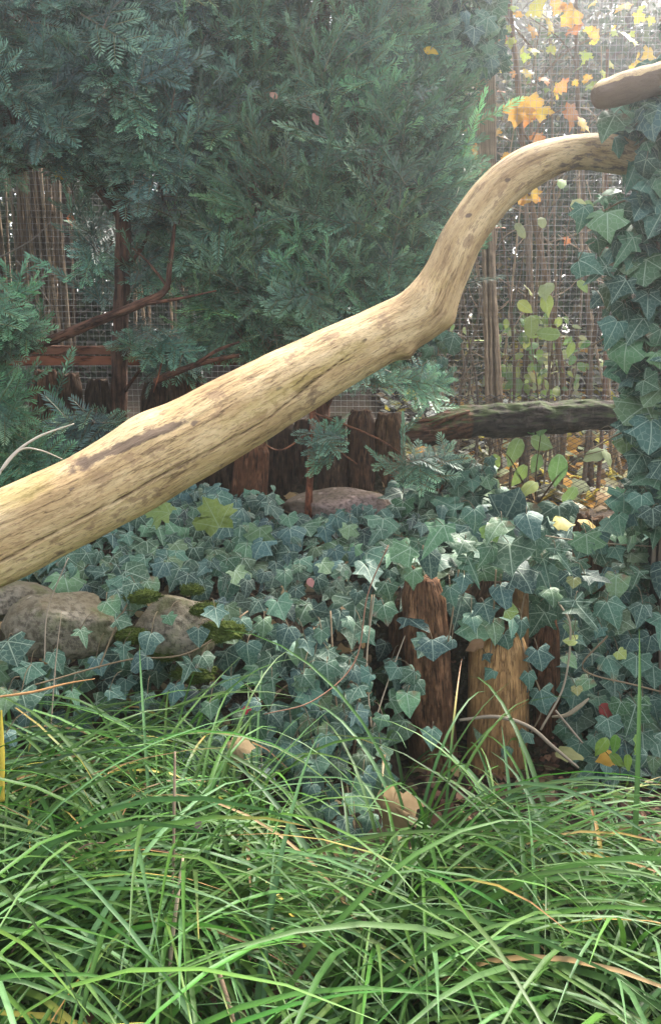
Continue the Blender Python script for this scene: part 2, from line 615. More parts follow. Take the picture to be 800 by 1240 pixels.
IVY_A = [(0, 0.0), (0.10, -0.13), (0.30, -0.16), (0.43, -0.04), (0.40, 0.12), (0.56, 0.34), (0.30, 0.46), (0.17, 0.72), (0, 1.0)]
IVY_B = [(0, 0.0), (0.14, -0.12), (0.36, -0.13), (0.50, 0.03), (0.44, 0.16), (0.54, 0.38), (0.36, 0.52), (0.20, 0.70), (0, 0.90)]
IVY_C = [(0, 0.02), (0.10, -0.10), (0.26, -0.12), (0.42, 0.0), (0.48, 0.14), (0.45, 0.30), (0.34, 0.50), (0.18, 0.76), (0, 1.0)]
IVY_D = [(0, 0.0), (0.08, -0.12), (0.26, -0.20), (0.36, -0.08), (0.27, 0.08), (0.52, 0.22), (0.22, 0.36), (0.13, 0.70), (0, 1.12)]
IVY_E = [(0, 0.0), (0.16, -0.10), (0.40, -0.16), (0.46, 0.0), (0.36, 0.10), (0.62, 0.28), (0.40, 0.46), (0.24, 0.60), (0, 0.86)]
OVAL = [(0, 0.0), (0.12, 0.04), (0.24, 0.18), (0.29, 0.36), (0.27, 0.54), (0.20, 0.72), (0.10, 0.88), (0, 1.0)]
MAPLE = [(0, 0.0), (0.14, -0.04), (0.36, -0.12), (0.42, 0.04), (0.36, 0.14), (0.52, 0.16), (0.70, 0.24), (0.62, 0.36), (0.66, 0.50),
         (0.48, 0.50), (0.34, 0.52), (0.30, 0.62), (0.34, 0.78), (0.18, 0.82), (0, 1.02)]


def col_var(base, n, amt, r_=rng):
    b = np.asarray(base, float)
    v = np.exp(r_.normal(0, amt, (n, 1)))
    h = np.exp(r_.normal(0, amt * 0.45, (n, 3)))
    return b * v * h


IVY_T = []
for k in range(18):
    V, F, P = leaf_template((IVY_A, IVY_E, IVY_B, IVY_C, IVY_D, IVY_A, IVY_E)[k % 7], (0.02, 0.18, 0.40, 0.7)[(k * 3) % 4], 0.075, 100 + k, (0.06, 0.14, 0.0)[k % 3])
    base = ((0.056, 0.122, 0.084), (0.072, 0.152, 0.090), (0.048, 0.102, 0.084), (0.096, 0.176, 0.082), (0.062, 0.132, 0.080))[k % 5]
    cc = np.repeat(np.array(base)[None], len(V), 0)
    if k in (3, 9):                           # old leaves with browned lobes
        e_ = smooth(0.15, 0.5, vnoise(np.c_[P * 3.5, np.zeros(len(P)) + k], k))[:, None]
        cc = cc * (1 - e_) + np.array((0.20, 0.13, 0.07)) * e_
    IVY_T.append((V, F, P, cc))
IVY_ME = [make_mesh('ivy_leaf', V, F, cc, P, M_ivy) for V, F, P, cc in IVY_T]


def tint_mesh(src, name, half, base, mat, seed, edge=None, bend=0.15, wob=0.06):
    V, F, P = leaf_template(half, bend, wob, seed)
    cc = np.repeat(np.array(base, float)[None], len(V), 0)
    if edge is not None:
        e = smooth(0.25, 0.65, np.hypot(P[:, 0], P[:, 1] - 0.35) + 0.15 * vnoise(np.c_[P * 5, np.zeros(len(P))], seed))
        cc = cc * (1 - e[:, None]) + np.array(edge) * e[:, None]
    return make_mesh(name, V, F, cc, P, mat)


ME_yellowgreen = [tint_mesh(0, 'young_leaf', IVY_B, (0.22, 0.30, 0.06), M_ivy, 5), tint_mesh(0, 'young_leaf', IVY_B, (0.32, 0.34, 0.10), M_ivy, 6)]
ME_brightivy = [tint_mesh(0, 'fresh_leaf', IVY_A, (0.045, 0.125, 0.045), M_ivy, 8), tint_mesh(0, 'fresh_leaf', IVY_B, (0.06, 0.14, 0.05), M_ivy, 9)]


def frame_mats(n_, tip, size):
    """world matrices for leaves: local y = tip direction, local z = face normal"""
    n_ = nrm(n_)
    tip = nrm(tip - n_ * np.sum(tip * n_, -1, keepdims=True))
    x = np.cross(tip, n_)
    x = x * np.exp(rng.normal(0, 0.12, (len(x), 1)))
    return np.stack([x, tip, n_], -1) * np.asarray(size)[:, None, None]


def to_matrix(Rm, p):
    m = Matrix.Identity(4)
    for a in range(3):
        for b in range(3):
            m[a][b] = float(Rm[a, b])
        m[a][3] = float(p[a])
    return m


def merged_leaves(Ts, Rm, P, idx, cm, jit=0.25):
    """leaves joined into arrays; Ts list of (V,F,UV,C)"""
    VV, FF, UU, CC, n = [], [], [], [], 0
    for ti, (V, F, U, C) in enumerate(Ts):
        sel = np.where(idx == ti)[0]
        if not len(sel):
            continue
        v = np.einsum('nij,kj->nki', Rm[sel], V) + P[sel][:, None]
        f = F[None] + (np.arange(len(sel)) * len(V))[:, None, None]
        VV.append(v.reshape(-1, 3))
        FF.append(f.reshape(-1, F.shape[1]) + n)
        UU.append(np.tile(U, (len(sel), 1)))
        cv = np.exp(rng.normal(0, jit, (len(sel), 1, 1))) * np.exp(rng.normal(0, 0.08, (len(sel), 1, 3)))
        CC.append((C[None] * cv * np.asarray(cm)).reshape(-1, 3))
        n += len(sel) * len(V)
    return np.concatenate(VV), np.concatenate(FF), np.concatenate(CC), np.concatenate(UU)


def petiole_acc(acc, P, root, col=(0.16, 0.12, 0.07), r=0.0011):
    for p, q in zip(P, root):
        d = q - p
        if np.linalg.norm(d) < 1e-4:
            continue
        mid = (p + q) / 2 + np.array((0, 0, 0.012))
        V, F, U = tube([p, mid, q], r, 5, 3, cap=False)
        acc.add(V, F, col, U)


def ivy_plant(name, label, cat, base, P, Rm, root=None, stems=(), meshes=None, limit=300, keep=None):
    """thing > leaf (up to 300 single ones, the rest one stuff part), stems"""
    e = thing(name, label, cat, tuple(float(a) for a in base))
    meshes = IVY_ME if meshes is None else meshes
    n = len(P)
    idx = rng.integers(0, len(meshes), n)
    order = np.arange(n) if keep is None else np.argsort(-keep)
    single, rest = order[:limit], order[limit:]
    for q in single:
        o = bpy.data.objects.new('leaf', meshes[idx[q]])
        COL.objects.link(o)
        place_child(o, e, to_matrix(Rm[q], P[q]))
    if len(rest):
        V, F, C, U = merged_leaves(IVY_T, Rm[rest], P[rest], rng.integers(0, len(IVY_T), len(rest)), 1.0)
        o = obj('leaf_mass', make_mesh('leaf_mass', V - np.asarray(base), F, C, U, M_ivy), e, kind='stuff')
    if root is not None:
        acc = Acc()
        petiole_acc(acc, P, root)
        me = acc.mesh('petioles', M_twig)
        me.transform(Matrix.Translation(-e.location))
        obj('petioles', me, e, kind='stuff')
    for s in stems:
        V, F, U = tube(s[0], s[1], 24, 6, 0.15, 60, 3)
        me = make_mesh('stem', V - np.asarray(base), F, np.repeat(np.array(s[2])[None], len(V), 0), U, M_twig)
        obj('stem', me, e)
    return e


# ------------------------------------------------------------------ the bare log
def build_bare_log():
    ctl = [(-900, 0, 64, 0), (-600, 0, 62, 0), (-300, 0, 60, 0), (-95, 700, 55, 1.40), (0, 650, 53, 1.45), (100, 604, 52, 1.52), (200, 548, 50, 1.60), (300, 492, 45, 1.69), (400, 437, 38, 1.78),
           (465, 404, 33, 1.84), (514, 376, 30.5, 1.88), (538, 335, 25.5, 1.91), (561, 285, 24, 1.95), (598, 235, 23.5, 2.0), (640, 203, 22, 2.05), (690, 185, 18, 2.09),
           (740, 186, 19.5, 2.12), (800, 200, 19, 2.14)]
    pts = [at(a, b, y) for a, b, h_, y in ctl]
    rad = [h_ * mpp(y) * 1.02 for a, b, h_, y in ctl]
    d0 = (pts[3] - pts[5]) / np.linalg.norm(pts[3] - pts[5])
    for k, dist in ((2, 0.38), (1, 0.85), (0, 1.75)):
        pts[k], rad[k] = pts[3] + d0 * dist, 0.080 + 0.006 * dist
    n, sides = 560, 160
    Q = resample(np.c_[np.array(pts), rad], n)
    P, r = Q[:, :3], Q[:, 3]
    # wander of the centre line so it does not look turned on a lathe
    T = nrm(np.gradient(P, axis=0))
    A = nrm(np.cross(T, (0, 1, 0)))        # across the picture, points down-ish
    B = np.cross(A, T)
    s = np.r_[0, np.cumsum(np.linalg.norm(np.diff(P, axis=0), axis=1))]
    th = np.arange(sides) / sides * 2 * np.pi
    D = A[:, None] * np.cos(th)[None, :, None] + B[:, None] * np.sin(th)[None, :, None]
    base = P[:, None] + D * r[:, None, None]
    dr = 0.05 * fbm(base * np.array((5, 5, 5)), 2) + 0.028 * fbm(base * 14, 5)
    cyl = np.stack([np.repeat(s[:, None] * 3, sides, 1), np.cos(th)[None] * 4 + 0 * s[:, None], np.sin(th)[None] * 4 + 0 * s[:, None]], -1)
    dr = dr + 0.022 * fbm(cyl * np.array((1, 2.2, 2.2)), 8, 4)
    # knots: (px, py) on the outline
    for kx, ky, amp, wd in ((490, 428, 0.20, 0.020), (548, 392, 0.20, 0.024), (150, 512, 0.10, 0.05), (505, 352, 0.10, 0.03), (52, 696, 0.10, 0.05)):
        q = at(kx, ky, 1.9 if kx > 300 else 1.5)
        dist = np.linalg.norm((base - q)[..., [0, 2]], axis=-1)
        dr = dr + amp * np.exp(-(dist / wd) ** 2)
    # direction facing the camera for each ring, then the drying crack a little under it
    view = nrm(-P + np.array((0, 0, CAM_Z)))
    ca = np.sum(view * A, 1)
    cb = np.sum(view * B, 1)
    th_view = np.arctan2(cb, ca)
    sgn = np.where(np.sum(A * np.array((0, 0, -1)), 1) > 0, 1, -1)
    s_of = lambda px: np.interp(px, [c[0] for c in ctl], np.interp(np.arange(len(ctl)), np.arange(len(ctl)), [s[int(np.argmin(np.linalg.norm(P - p, axis=1)))] for p in pts]))
    sA, sB, sC = s_of(0), s_of(110), s_of(420)
    off = np.interp(s, [sA, s_of(100), s_of(235), s_of(300), s_of(400), s_of(430)], [0.50, 0.37, 0.51, 0.55, 0.14, 0.0])
    th_c = th_view - off
    th_c = th_c + 0.03 * vnoise(np.c_[s * 9, s * 0, s * 0], 4) + 0.012 * vnoise(np.c_[s * 40, s * 0, s * 0], 5)
    dth = (th[None] - th_c[:, None] + np.pi) % (2 * np.pi) - np.pi
    wcr = 0.018 * (1 - smooth(sC - 0.1, sC + 0.05, s)) * (0.55 + 0.6 * (vnoise(np.c_[s * 13, s * 0, s * 0], 6) * 0.5 + 0.5))
    crack = np.exp(-(dth / np.maximum(wcr[:, None], 1e-3)) ** 2) * (wcr[:, None] > 0.004)
    dr = dr - 0.10 * crack
    V = P[:, None] + D * (r[:, None] * (1 + dr))[..., None]
    # brown bark remnant, painted underside shade and lichen, in positions along the log
    up = (th[None] - th_view[:, None] + np.pi) % (2 * np.pi) - np.pi
    vert = D[..., 2]
    def patch(px, py, Y, lx, lz, ang):
        q = at(px, py, Y)
        d = V - q
        a = d[..., 0] * math.cos(ang) + d[..., 2] * math.sin(ang)
        b = -d[..., 0] * math.sin(ang) + d[..., 2] * math.cos(ang)
        return np.exp(-((a / lx) ** 2 + (b / lz) ** 2)) * (D[..., 1] < 0.3)
    bark_shade = 0.95 * patch(150, 540, 1.5, 0.075, 0.010, 0.36) + 0.7 * patch(205, 518, 1.54, 0.05, 0.008, 0.40) + 0.5 * patch(60, 585, 1.45, 0.10, 0.01, 0.42)
    bark_shade = bark_shade + 0.22 * smooth(0.1, -0.75, vert) * (D[..., 1] < 0.6) + 0.25 * smooth(s_of(540), s_of(680), s)[:, None] * smooth(-0.2, 0.4, fbm(V * 9, 12))  # first term paints the log's shaded underside darker
    for kx, ky, ky_ in ((338, 470, 1.64), (236, 512, 1.55), (441, 412, 1.78), (566, 262, 1.93), (612, 220, 1.98), (90, 590, 1.46)):      # branch scars
        bark_shade = bark_shade + 0.8 * patch(kx, ky, ky_, 0.010, 0.005, 0.5)
    lich = 0.75 * patch(20, 600, 1.4, 0.10, 0.03, 0.4) + 0.6 * patch(330, 480, 1.65, 0.22, 0.03, 0.5) + 0.5 * patch(530, 340, 1.85, 0.05, 0.08, 0.9) + 0.35 * patch(440, 420, 1.8, 0.1, 0.03, .5)
    UV = np.stack([np.repeat(s[:, None], sides, 1), np.abs(((th[None] - th_view[:, None] + np.pi) / np.pi) % 2 - 1) * np.pi * 0.075 + 0.02 * s[:, None]], -1)
    UV[..., 1] = (np.arctan2(np.sin(th[None] - th_view[:, None]), np.cos(th[None] - th_view[:, None]))) * 0.075
    i, j = np.meshgrid(np.arange(n - 1), np.arange(sides), indexing='ij')
    F = np.stack([i * sides + j, i * sides + (j + 1) % sides, (i + 1) * sides + (j + 1) % sides, (i + 1) * sides + j], -1).reshape(-1, 4)
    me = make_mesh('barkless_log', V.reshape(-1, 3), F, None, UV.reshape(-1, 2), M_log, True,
                   {'bark_shade': bark_shade.ravel(), 'crack': crack.ravel(), 'lichen': lich.ravel()})
    o = obj('barkless_log', me, None, 'long pale barkless log slanting over the ivy and curving up into the ivy post', 'log')
    return recentre(o, pts[0])


build_bare_log()


# sawn branch end above the place where the log meets the ivy
def build_sawn_limb():
    ctl = [(717, 118, 7, 1.98), (721, 117, 12, 1.98), (732, 114, 15.5, 1.98), (760, 106, 17, 1.99), (800, 94, 17, 2.0), (880, 70, 19, 2.03)]
    pts = [at(a, b, y) for a, b, h_, y in ctl]
    V, F, U = tube(pts, [c[2] * mpp(c[3]) for c in ctl], 90, 56, 0.13, 26, 4)
    e = make_mesh('sawn_limb', V, F, None, U, M_log, True, {'bark_shade': 1.5 * smooth(0.022, 0.008, 0.010 * fbm(V * 40, 3) + V[:, 2] - np.interp(V[:, 0], [p[0] for p in pts], [p[2] for p in pts])), 'crack': np.zeros(len(V)), 'lichen': 0.2 * np.ones(len(V))})  # limb darkened below its pale top: underside shade painted into the wood
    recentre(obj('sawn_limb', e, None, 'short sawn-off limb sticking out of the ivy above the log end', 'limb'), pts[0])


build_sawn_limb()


# ------------------------------------------------------------------ stakes and logs
def stake(name, label, x0, x1, ytop, ybase, Y, tint, group=None, seed=0, lean=0.0, ragged=0.03, flat=0.0, flute=1.0, mat=None):
    """an upright stake whose outline spans x0..x1 between ytop and ybase, fissured along its length with a worn top"""
    pt, pb = at((x0 + x1) / 2 + lean, ytop, Y), at((x0 + x1) / 2, ybase, Y)
    r = (x1 - x0) / 2 * mpp(Y)
    n, sides = 46, 48
    th = np.arange(sides) / sides * 2 * np.pi
    s = np.linspace(0, 1, n)
    P = pb[None] * (1 - s[:, None]) + pt[None] * s[:, None]
    P[0, 2] -= 0.10
    D = np.stack([np.cos(th), np.sin(th), np.zeros(sides)], -1)
    Lh = np.linalg.norm(pt - pb)
    ang = np.stack([np.cos(th)[None] * 3.2 + 0 * s[:, None], np.sin(th)[None] * 3.2 + 0 * s[:, None], s[:, None] * Lh * 2.2 + 0 * th[None]], -1)
    dr = 0.14 * fbm(ang * np.array((0.5, 0.5, 0.9)) + seed * 7.1, seed) - flute * 0.18 * np.clip(fbm(ang * np.array((2.6, 2.6, 0.6)) + seed * 3.3, seed + 5, 3), 0, 1) + 0.06 * flute * fbm(ang * np.array((3, 3, 2.2)), seed + 3)
    rr = r * (1 + dr) * (1.06 - 0.12 * s[:, None]) * (1 - 0.22 * smooth(0.88, 1.0, s[:, None]))
    V = P[:, None] + D[None] * rr[..., None] * np.array((1, 0.8 - flat, 1))
    rag = ragged * fbm(np.stack([np.cos(th) * 2.2, np.sin(th) * 2.2, th * 0 + seed], -1), seed + 9)
    V[..., 2] += (s[:, None] ** 6) * rag[None]
    V = V.reshape(-1, 3)
    i, j = np.meshgrid(np.arange(n - 1), np.arange(sides), indexing='ij')
    F = np.stack([i * sides + j, i * sides + (j + 1) % sides, (i + 1) * sides + (j + 1) % sides, (i + 1) * sides + j], -1).reshape(-1, 4)
    UV = np.stack([np.repeat((s * Lh)[:, None], sides, 1), np.repeat((np.abs(th / np.pi - 1.5) * np.pi * r)[None], n, 0)], -1).reshape(-1, 2)
    # worn top
    c = P[-1] + np.array((0, 0, -0.006))
    top = (n - 1) * sides
    m = len(V)
    ring = V[top:top + sides] * 0.55 + c * 0.45
    ring[:, 2] += 0.012 * fbm(ring * 40, seed)
    V = np.concatenate([V, ring, np.repeat(c[None], sides, 0)])
    UV = np.concatenate([UV, UV[top:top + sides] + 0.03, UV[top:top + sides] + 0.06])
    j = np.arange(sides)
    F = np.concatenate([F, np.stack([top + j, top + (j + 1) % sides, m + (j + 1) % sides, m + j], -1), np.stack([m + j, m + (j + 1) % sides, m + sides + (j + 1) % sides, m + sides + j], -1)])
    o = obj(name, make_mesh(name, V, F, np.repeat(np.array(tint, float)[None], len(V), 0), UV, mat or M_stake), None, label, 'stake', group)
    return recentre(o, (pb[0], pb[1], pb[2]))


G1 = 'stakes holding up the ivy bank'
stake('log_stake', 'dark red-brown rotting stake beside the tan stake, split along its face', 494, 554, 696, 925, 2.06, (1.5, 1.1, 0.84), G1, 1, -13, 0.05, 0.0, 1.5)
stake('log_stake', 'broad pale tan smooth stake under the hanging ivy', 563, 640, 762, 930, 2.08, (1.5, 1.25, 0.98), G1, 2, 2, 0.02, 0.0, 0.35, M_tan)
stake('log_stake', 'dark stake behind the broad tan stake, mostly under ivy leaves', 566, 634, 700, 900, 2.17, (0.8, 0.7, 0.6), G1, 3, 0, 0.012)
stake('log_stake', 'narrow orange-brown stake rising behind the tan stake edge', 616, 640, 700, 880, 2.115, (0.95, 0.8, 0.65), G1, 4, 0, 0.012, 0.0, 0.4, M_tan)
stake('log_stake', 'low red-brown stake in the shade next to the tan stake', 643, 678, 752, 900, 2.14, (1.25, 0.85, 0.65), G1, 5, 0, 0.02)
stake('log_stake', 'thin dark stake at the ivy edge beside the rotting stake', 470, 490, 735, 880, 2.14, (1.1, 0.8, 0.6), G1, 6, 0, 0.03)
stake('log_stake', 'weathered stub standing up through the ivy with a yellow leaf on top', 693, 736, 626, 760, 2.36, (1.25, 1.0, 0.8), G1, 7, 0, 0.03)

G2 = 'stakes of the rear retaining wall'
rear = [(36, 72, 446, 600, (1.2, 0.9, 0.75), 'reddish rear stake just under the red rail end'), (70, 102, 448, 600, (0.9, 0.75, 0.65), 'grey-brown rear stake below the red rail'),
        (104, 138, 462, 600, (0.6, 0.55, 0.5), 'dark rear stake beside the yew trunk'), (166, 200, 470, 600, (0.6, 0.5, 0.45), 'dark rear stake between the yew trunk and the low branch'),
        (196, 226, 440, 600, (0.9, 0.75, 0.65), 'rear stake under the low forked branch'), (222, 246, 452, 600, (1.2, 0.85, 0.65), 'slim orange-brown rear stake under the low branch'),
        (248, 288, 490, 610, (0.55, 0.48, 0.42), 'shaded rear stake hidden behind the slanting log'), (322, 356, 508, 612, (0.65, 0.55, 0.5), 'dim rear stake beside the dark gap above the pinkish rock'),
        (354, 388, 500, 612, (0.75, 0.62, 0.55), 'dim fissured rear stake behind the thin red yew stem'), (386, 422, 502, 612, (0.85, 0.72, 0.62), 'brown rear stake directly above the pinkish rock'),
        (420, 455, 500, 612, (1.1, 0.85, 0.7), 'reddish rear stake above the pinkish rock, ridged'), (452, 490, 498, 612, (1.5, 1.2, 0.9), 'paler rear stake at the broken end of the mossy log')]
for q, (x0, x1, yt, yb, tn, lb) in enumerate(rear):
    stake('log_stake', lb, x0, x1, yt + rng.uniform(-6, 8), yb, 2.95 + 0.02 * (q % 3), tuple(0.8 * a for a in tn), G2, 20 + q, rng.normal(0, 3), 0.012)
stake('log_stake', 'short reddish stake under the mossy log beside dark ivy', 508, 536, 560, 640, 2.72, (1.3, 0.9, 0.7), G2, 40, 0, 0.04)
stake('log_stake', 'stub with a round reddish sawn face behind the slanting log', 278, 322, 540, 620, 2.78, (1.3, 0.85, 0.65), G2, 41, 6, 0.02)


def build_mossy_log():
    ctl = [(486, 526, 8, 2.60), (502, 524, 15, 2.62), (530, 519, 18, 2.65), (566, 509, 20, 2.68), (650, 507, 20, 2.7), (755, 500, 17, 2.72), (830, 496, 17, 2.74), (960, 490, 17, 2.78)]
    pts = [at(a, b, y) for a, b, h_, y in ctl]
    V, F, U = tube(pts, [c[2] * mpp(c[3]) for c in ctl], 200, 60, 0.24, 16, 14)
    V = V + (0.010 * fbm(V * np.array((10, 60, 60)), 3))[:, None] * np.array((0, -1, 0.6))
    x = V[:, 0]
    tint = np.where((x < at(570, 510, 2.68)[0])[:, None], np.array((1.7, 1.05, 0.8)), np.array((1.0, 1.0, 1.0)))
    e = thing('fallen_log', 'dark mossy log lying level between the rear stakes and the ivy post', 'log', tuple(pts[0]))
    me = make_mesh('trunk', V - pts[0], F, tint, U, M_logdark)
    tk = obj('trunk', me, e)
    # torn splinters at the broken end
    for q in range(7):
        a = at(500 + rng.uniform(0, 30), 515 + rng.uniform(-8, 16), 2.58 + rng.uniform(0, .03))
        b = at(545 + rng.uniform(0, 25), 498 + q * 3.5, 2.63)
        V, F, U = tube([a, (a + b) / 2 + np.array((0, -0.012, 0.004)), b], [0.0015, 0.008, 0.005], 12, 6, 0.25, 60, q)
        obj('splinter', make_mesh('splinter', V - pts[0], F, np.repeat(np.array((2.4, 1.4, 0.95))[None], len(V), 0), U, M_logdark), tk)


build_mossy_log()


def box_board(x0, x1, y0, y1, Y, thick, tint, mat, name, e, dy=0.0):
    """a board spanning the outline, with small saw waves along its edges"""
    a, b = at(x0, (y0 + y1) / 2, Y), at(x1, (y0 + y1) / 2 + dy, Y + 0.02)
    h_ = (y1 - y0) / 2 * mpp(Y)
    n = 24
    P = a[None] + (b - a)[None] * np.linspace(0, 1, n)[:, None]
    ring = np.array([(-1, -1), (-1, -.9), (-1, .9), (-.9, 1), (.9, 1), (1, .9), (1, -.9), (.9, -1)]) * np.array((thick / 2, h_))
    V = P[:, None] + np.stack([0 * ring[:, 0], ring[:, 0], ring[:, 1]], -1)[None]
    V = V + 0.003 * fbm(V * 20, 4)[..., None]
    U = np.stack([np.repeat(P[:, :1], 8, 1), np.repeat((np.arange(8) * 0.012)[None], n, 0)], -1).reshape(-1, 2)
    i, j = np.meshgrid(np.arange(n - 1), np.arange(8), indexing='ij')
    F = np.stack([i * 8 + j, i * 8 + (j + 1) % 8, (i + 1) * 8 + (j + 1) % 8, (i + 1) * 8 + j], -1).reshape(-1, 4)
    F = np.concatenate([F, [[0, 1, 2, 3], [0, 3, 4, 7], [4, 5, 6, 7]]])
    m = (n - 1) * 8
    F = np.concatenate([F, np.array([[0, 3, 2, 1], [0, 7, 4, 3], [4, 7, 6, 5]]) + m])
    V = V.reshape(-1, 3)
    return obj(name, make_mesh(name, V - np.array(e.location), F, np.repeat(np.array(tint, float)[None], len(V), 0), U, mat, False), e)


er = thing('wooden_rail', 'red-stained double board rail under the wire fence behind the yews', 'rail', tuple(at(170, 440, 3.2)))
box_board(-90, 300, 431, 442, 3.18, 0.03, (1.0, .9, .8), M_rail, 'board', er)
box_board(-90, 300, 419, 429, 3.2, 0.06, (0.75, 0.8, 0.8), M_rail, 'board', er)


# ------------------------------------------------------------------ rocks
def needle_quads(A, D, L, wd, up):
    """diamond needles: roots A (n,3), directions D, lengths L"""
    side = nrm(np.cross(D, up)) * wd / 2
    mid = A + D * (L * 0.55)[:, None]
    tip = A + D * L[:, None]
    V = np.stack([A, mid + side, tip, mid - side], 1).reshape(-1, 3)
    F = np.arange(len(A) * 4).reshape(-1, 4)
    return V, F


def rock(name, label, px, py, Y, rx, ry, rz, mat, seed, moss=()):
    import bmesh
    bm = bmesh.new()
    bmesh.ops.create_icosphere(bm, subdivisions=5, radius=1)
    V = np.array([v.co[:] for v in bm.verts])
    F = np.array([[v.index for v in f.verts] for f in bm.faces])
    bm.free()
    r_ = np.random.default_rng(seed)
    d = np.ones(len(V))
    for k in range(13):                      # planes cut off the sphere give the facets
        pn = nrm(r_.normal(0, 1, 3))
        h_ = r_.uniform(0.66, 0.93)
        dd = V @ pn
        d = np.minimum(d, np.where(dd > 1e-3, h_ / np.maximum(dd, 1e-3), 9))
    V = V * d[:, None]
    V = V * (1 + 0.06 * fbm(V * 2.5, seed) + 0.035 * fbm(V * 9, seed + 2))[:, None]
    V = V * np.array((rx, ry, rz)) * 1.1
    p = at(px, py, Y)
    o = obj(name, make_mesh(name, V, F, None, None, mat), None, label, 'rock')
    o.location = p
    for k, (mx, my, ms) in enumerate(moss):  # cushions of moss
        c = at(mx, my, Y - ry * 0.75) - p
        bm = bmesh.new()
        bmesh.ops.create_icosphere(bm, subdivisions=4, radius=1)
        mv = np.array([v.co[:] for v in bm.verts])
        mf = np.array([[v.index for v in f.verts] for f in bm.faces])
        bm.free()
        mv = mv * (1 + 0.36 * fbm(mv * 2.2 + k, seed + k) + 0.16 * vnoise(mv * 14, seed + 4) + 0.10 * vnoise(mv * 30, seed + 6))[:, None] * np.array((1.5, 0.9, 0.62)) * ms * 1.35
        mn = nrm(mv / np.array((1.5, 0.9, 0.62)) ** 2)          # a fuzz of moss tips
        md = nrm(mn + r_.normal(0, .5, mv.shape))
        nv, nf = needle_quads(mv, md, r_.uniform(.003, .008, len(mv)), 0.0022, nrm(r_.normal(0, 1, mv.shape)))
        mf4 = np.c_[mf, mf[:, 2]]
        me = bpy.data.meshes.new('moss_cushion')
        me.from_pydata([tuple(a) for a in np.concatenate([mv, nv]) + c], [], [tuple(a) for a in mf.tolist()] + [tuple(a) for a in (nf + len(mv)).tolist()])
        me.materials.append(M_moss)
        obj('moss_cushion', me, o)
    return o


rock('boulder', 'large angular tan-grey boulder under the slanting log', 76, 757, 1.86, 0.128, 0.10, 0.080, M_rock, 3)
rock('boulder', 'smaller mossy boulder beside the large tan-grey boulder', 212, 762, 1.90, 0.112, 0.09, 0.092, M_rock, 11,
     [(172, 722, .020), (250, 738, .018), (266, 765, .028), (205, 790, .022), (164, 770, .022), (235, 815, .026), (232, 714, .013)])
rock('boulder', 'flat grey boulder half hidden below the log', 6, 730, 1.98, 0.13, 0.08, 0.05, M_rock, 21)
rock('boulder', 'low pinkish boulder at the foot of the rear stakes', 412, 621, 2.70, 0.185, 0.10, 0.080, M_rockp, 9)
# between ivy leaves on the bank', 300, 700, 2.18, 0.07, 0.05, 0.03, M_rock, 30)

# ------------------------------------------------------------------ wire fence and netting
def build_fence():
    Yf = 3.62
    e = thing('wire_fence', 'fine square welded wire fence running behind the yews and saplings', 'fence', (0, Yf, 0.55))
    acc = Acc()
    x0, x1, z0, z1, sp, r = -3.2, 3.4, 0.78, 3.1, 0.026, 0.0007

    def wire(pts):
        V, F, U = tube(pts, r, len(pts), 3, cap=False)
        acc.add(V, F, (1, 1, 1), U)
    sag = lambda x, z: 0.012 * vnoise(np.stack([x * 1.3, z * 1.3, 0 * x], -1), 3)
    for x in np.arange(x0, x1, sp):
        z = np.linspace(z0, z1, 14)
        xx = x + 0.006 * vnoise(np.stack([0 * z + x * 2, z * 1.5, 0 * z], -1), 5)
        wire(np.stack([xx, Yf + sag(xx, z), z], -1))
    for z in np.arange(z0, z1, sp):
        x = np.linspace(x0, x1, 26)
        zz = z + 0.008 * vnoise(np.stack([x * 1.5, 0 * x + z, 0 * x], -1), 6)
        wire(np.stack([x, Yf + 0.0018 + sag(x, zz), zz], -1))
    me = acc.mesh('wire_mesh', M_wire)
    me.transform(Matrix.Translation(-e.location))
    obj('wire_mesh', me, e, kind='stuff')
    for q, px in enumerate((-120, 240, 1000)):
        V, F, U = tube([at(px, 700, Yf + 0.04), at(px, -160, Yf + 0.04)], 0.02, 14, 10)
        obj('post', make_mesh('post', V - np.array(e.location), F, np.repeat(np.array((.5, .5, .5))[None], len(V), 0), U, M_twig), e)
    # lower netting
    e2 = thing('wire_netting', 'dark diamond netting under the mossy log', 'netting', (0.5, 3.3, 0.5))
    acc = Acc()
    c, Yn = 0.042, 3.3
    zz = np.arange(0.42, 1.0, c / 2)
    for k, x in enumerate(np.arange(0.2, 1.7, c)):
        for sg in (1, -1):
            xs = x + sg * (np.arange(len(zz)) % 2 - 0.5) * c * 0.98
            pts = np.stack([xs + 0.01 * vnoise(np.stack([xs, zz, zz * 0], -1), 2), Yn + sg * 0.002 + 0.01 * vnoise(np.stack([xs * 3, zz * 3, zz * 0], -1), 4), zz], -1)
            V, F, U = tube(pts, 0.0022, len(pts), 3, cap=False)
            acc.add(V, F, (1, 1, 1), U)
    me = acc.mesh('netting', M_net)
    me.transform(Matrix.Translation(-e2.location))
    obj('netting', me, e2, kind='stuff')


build_fence()

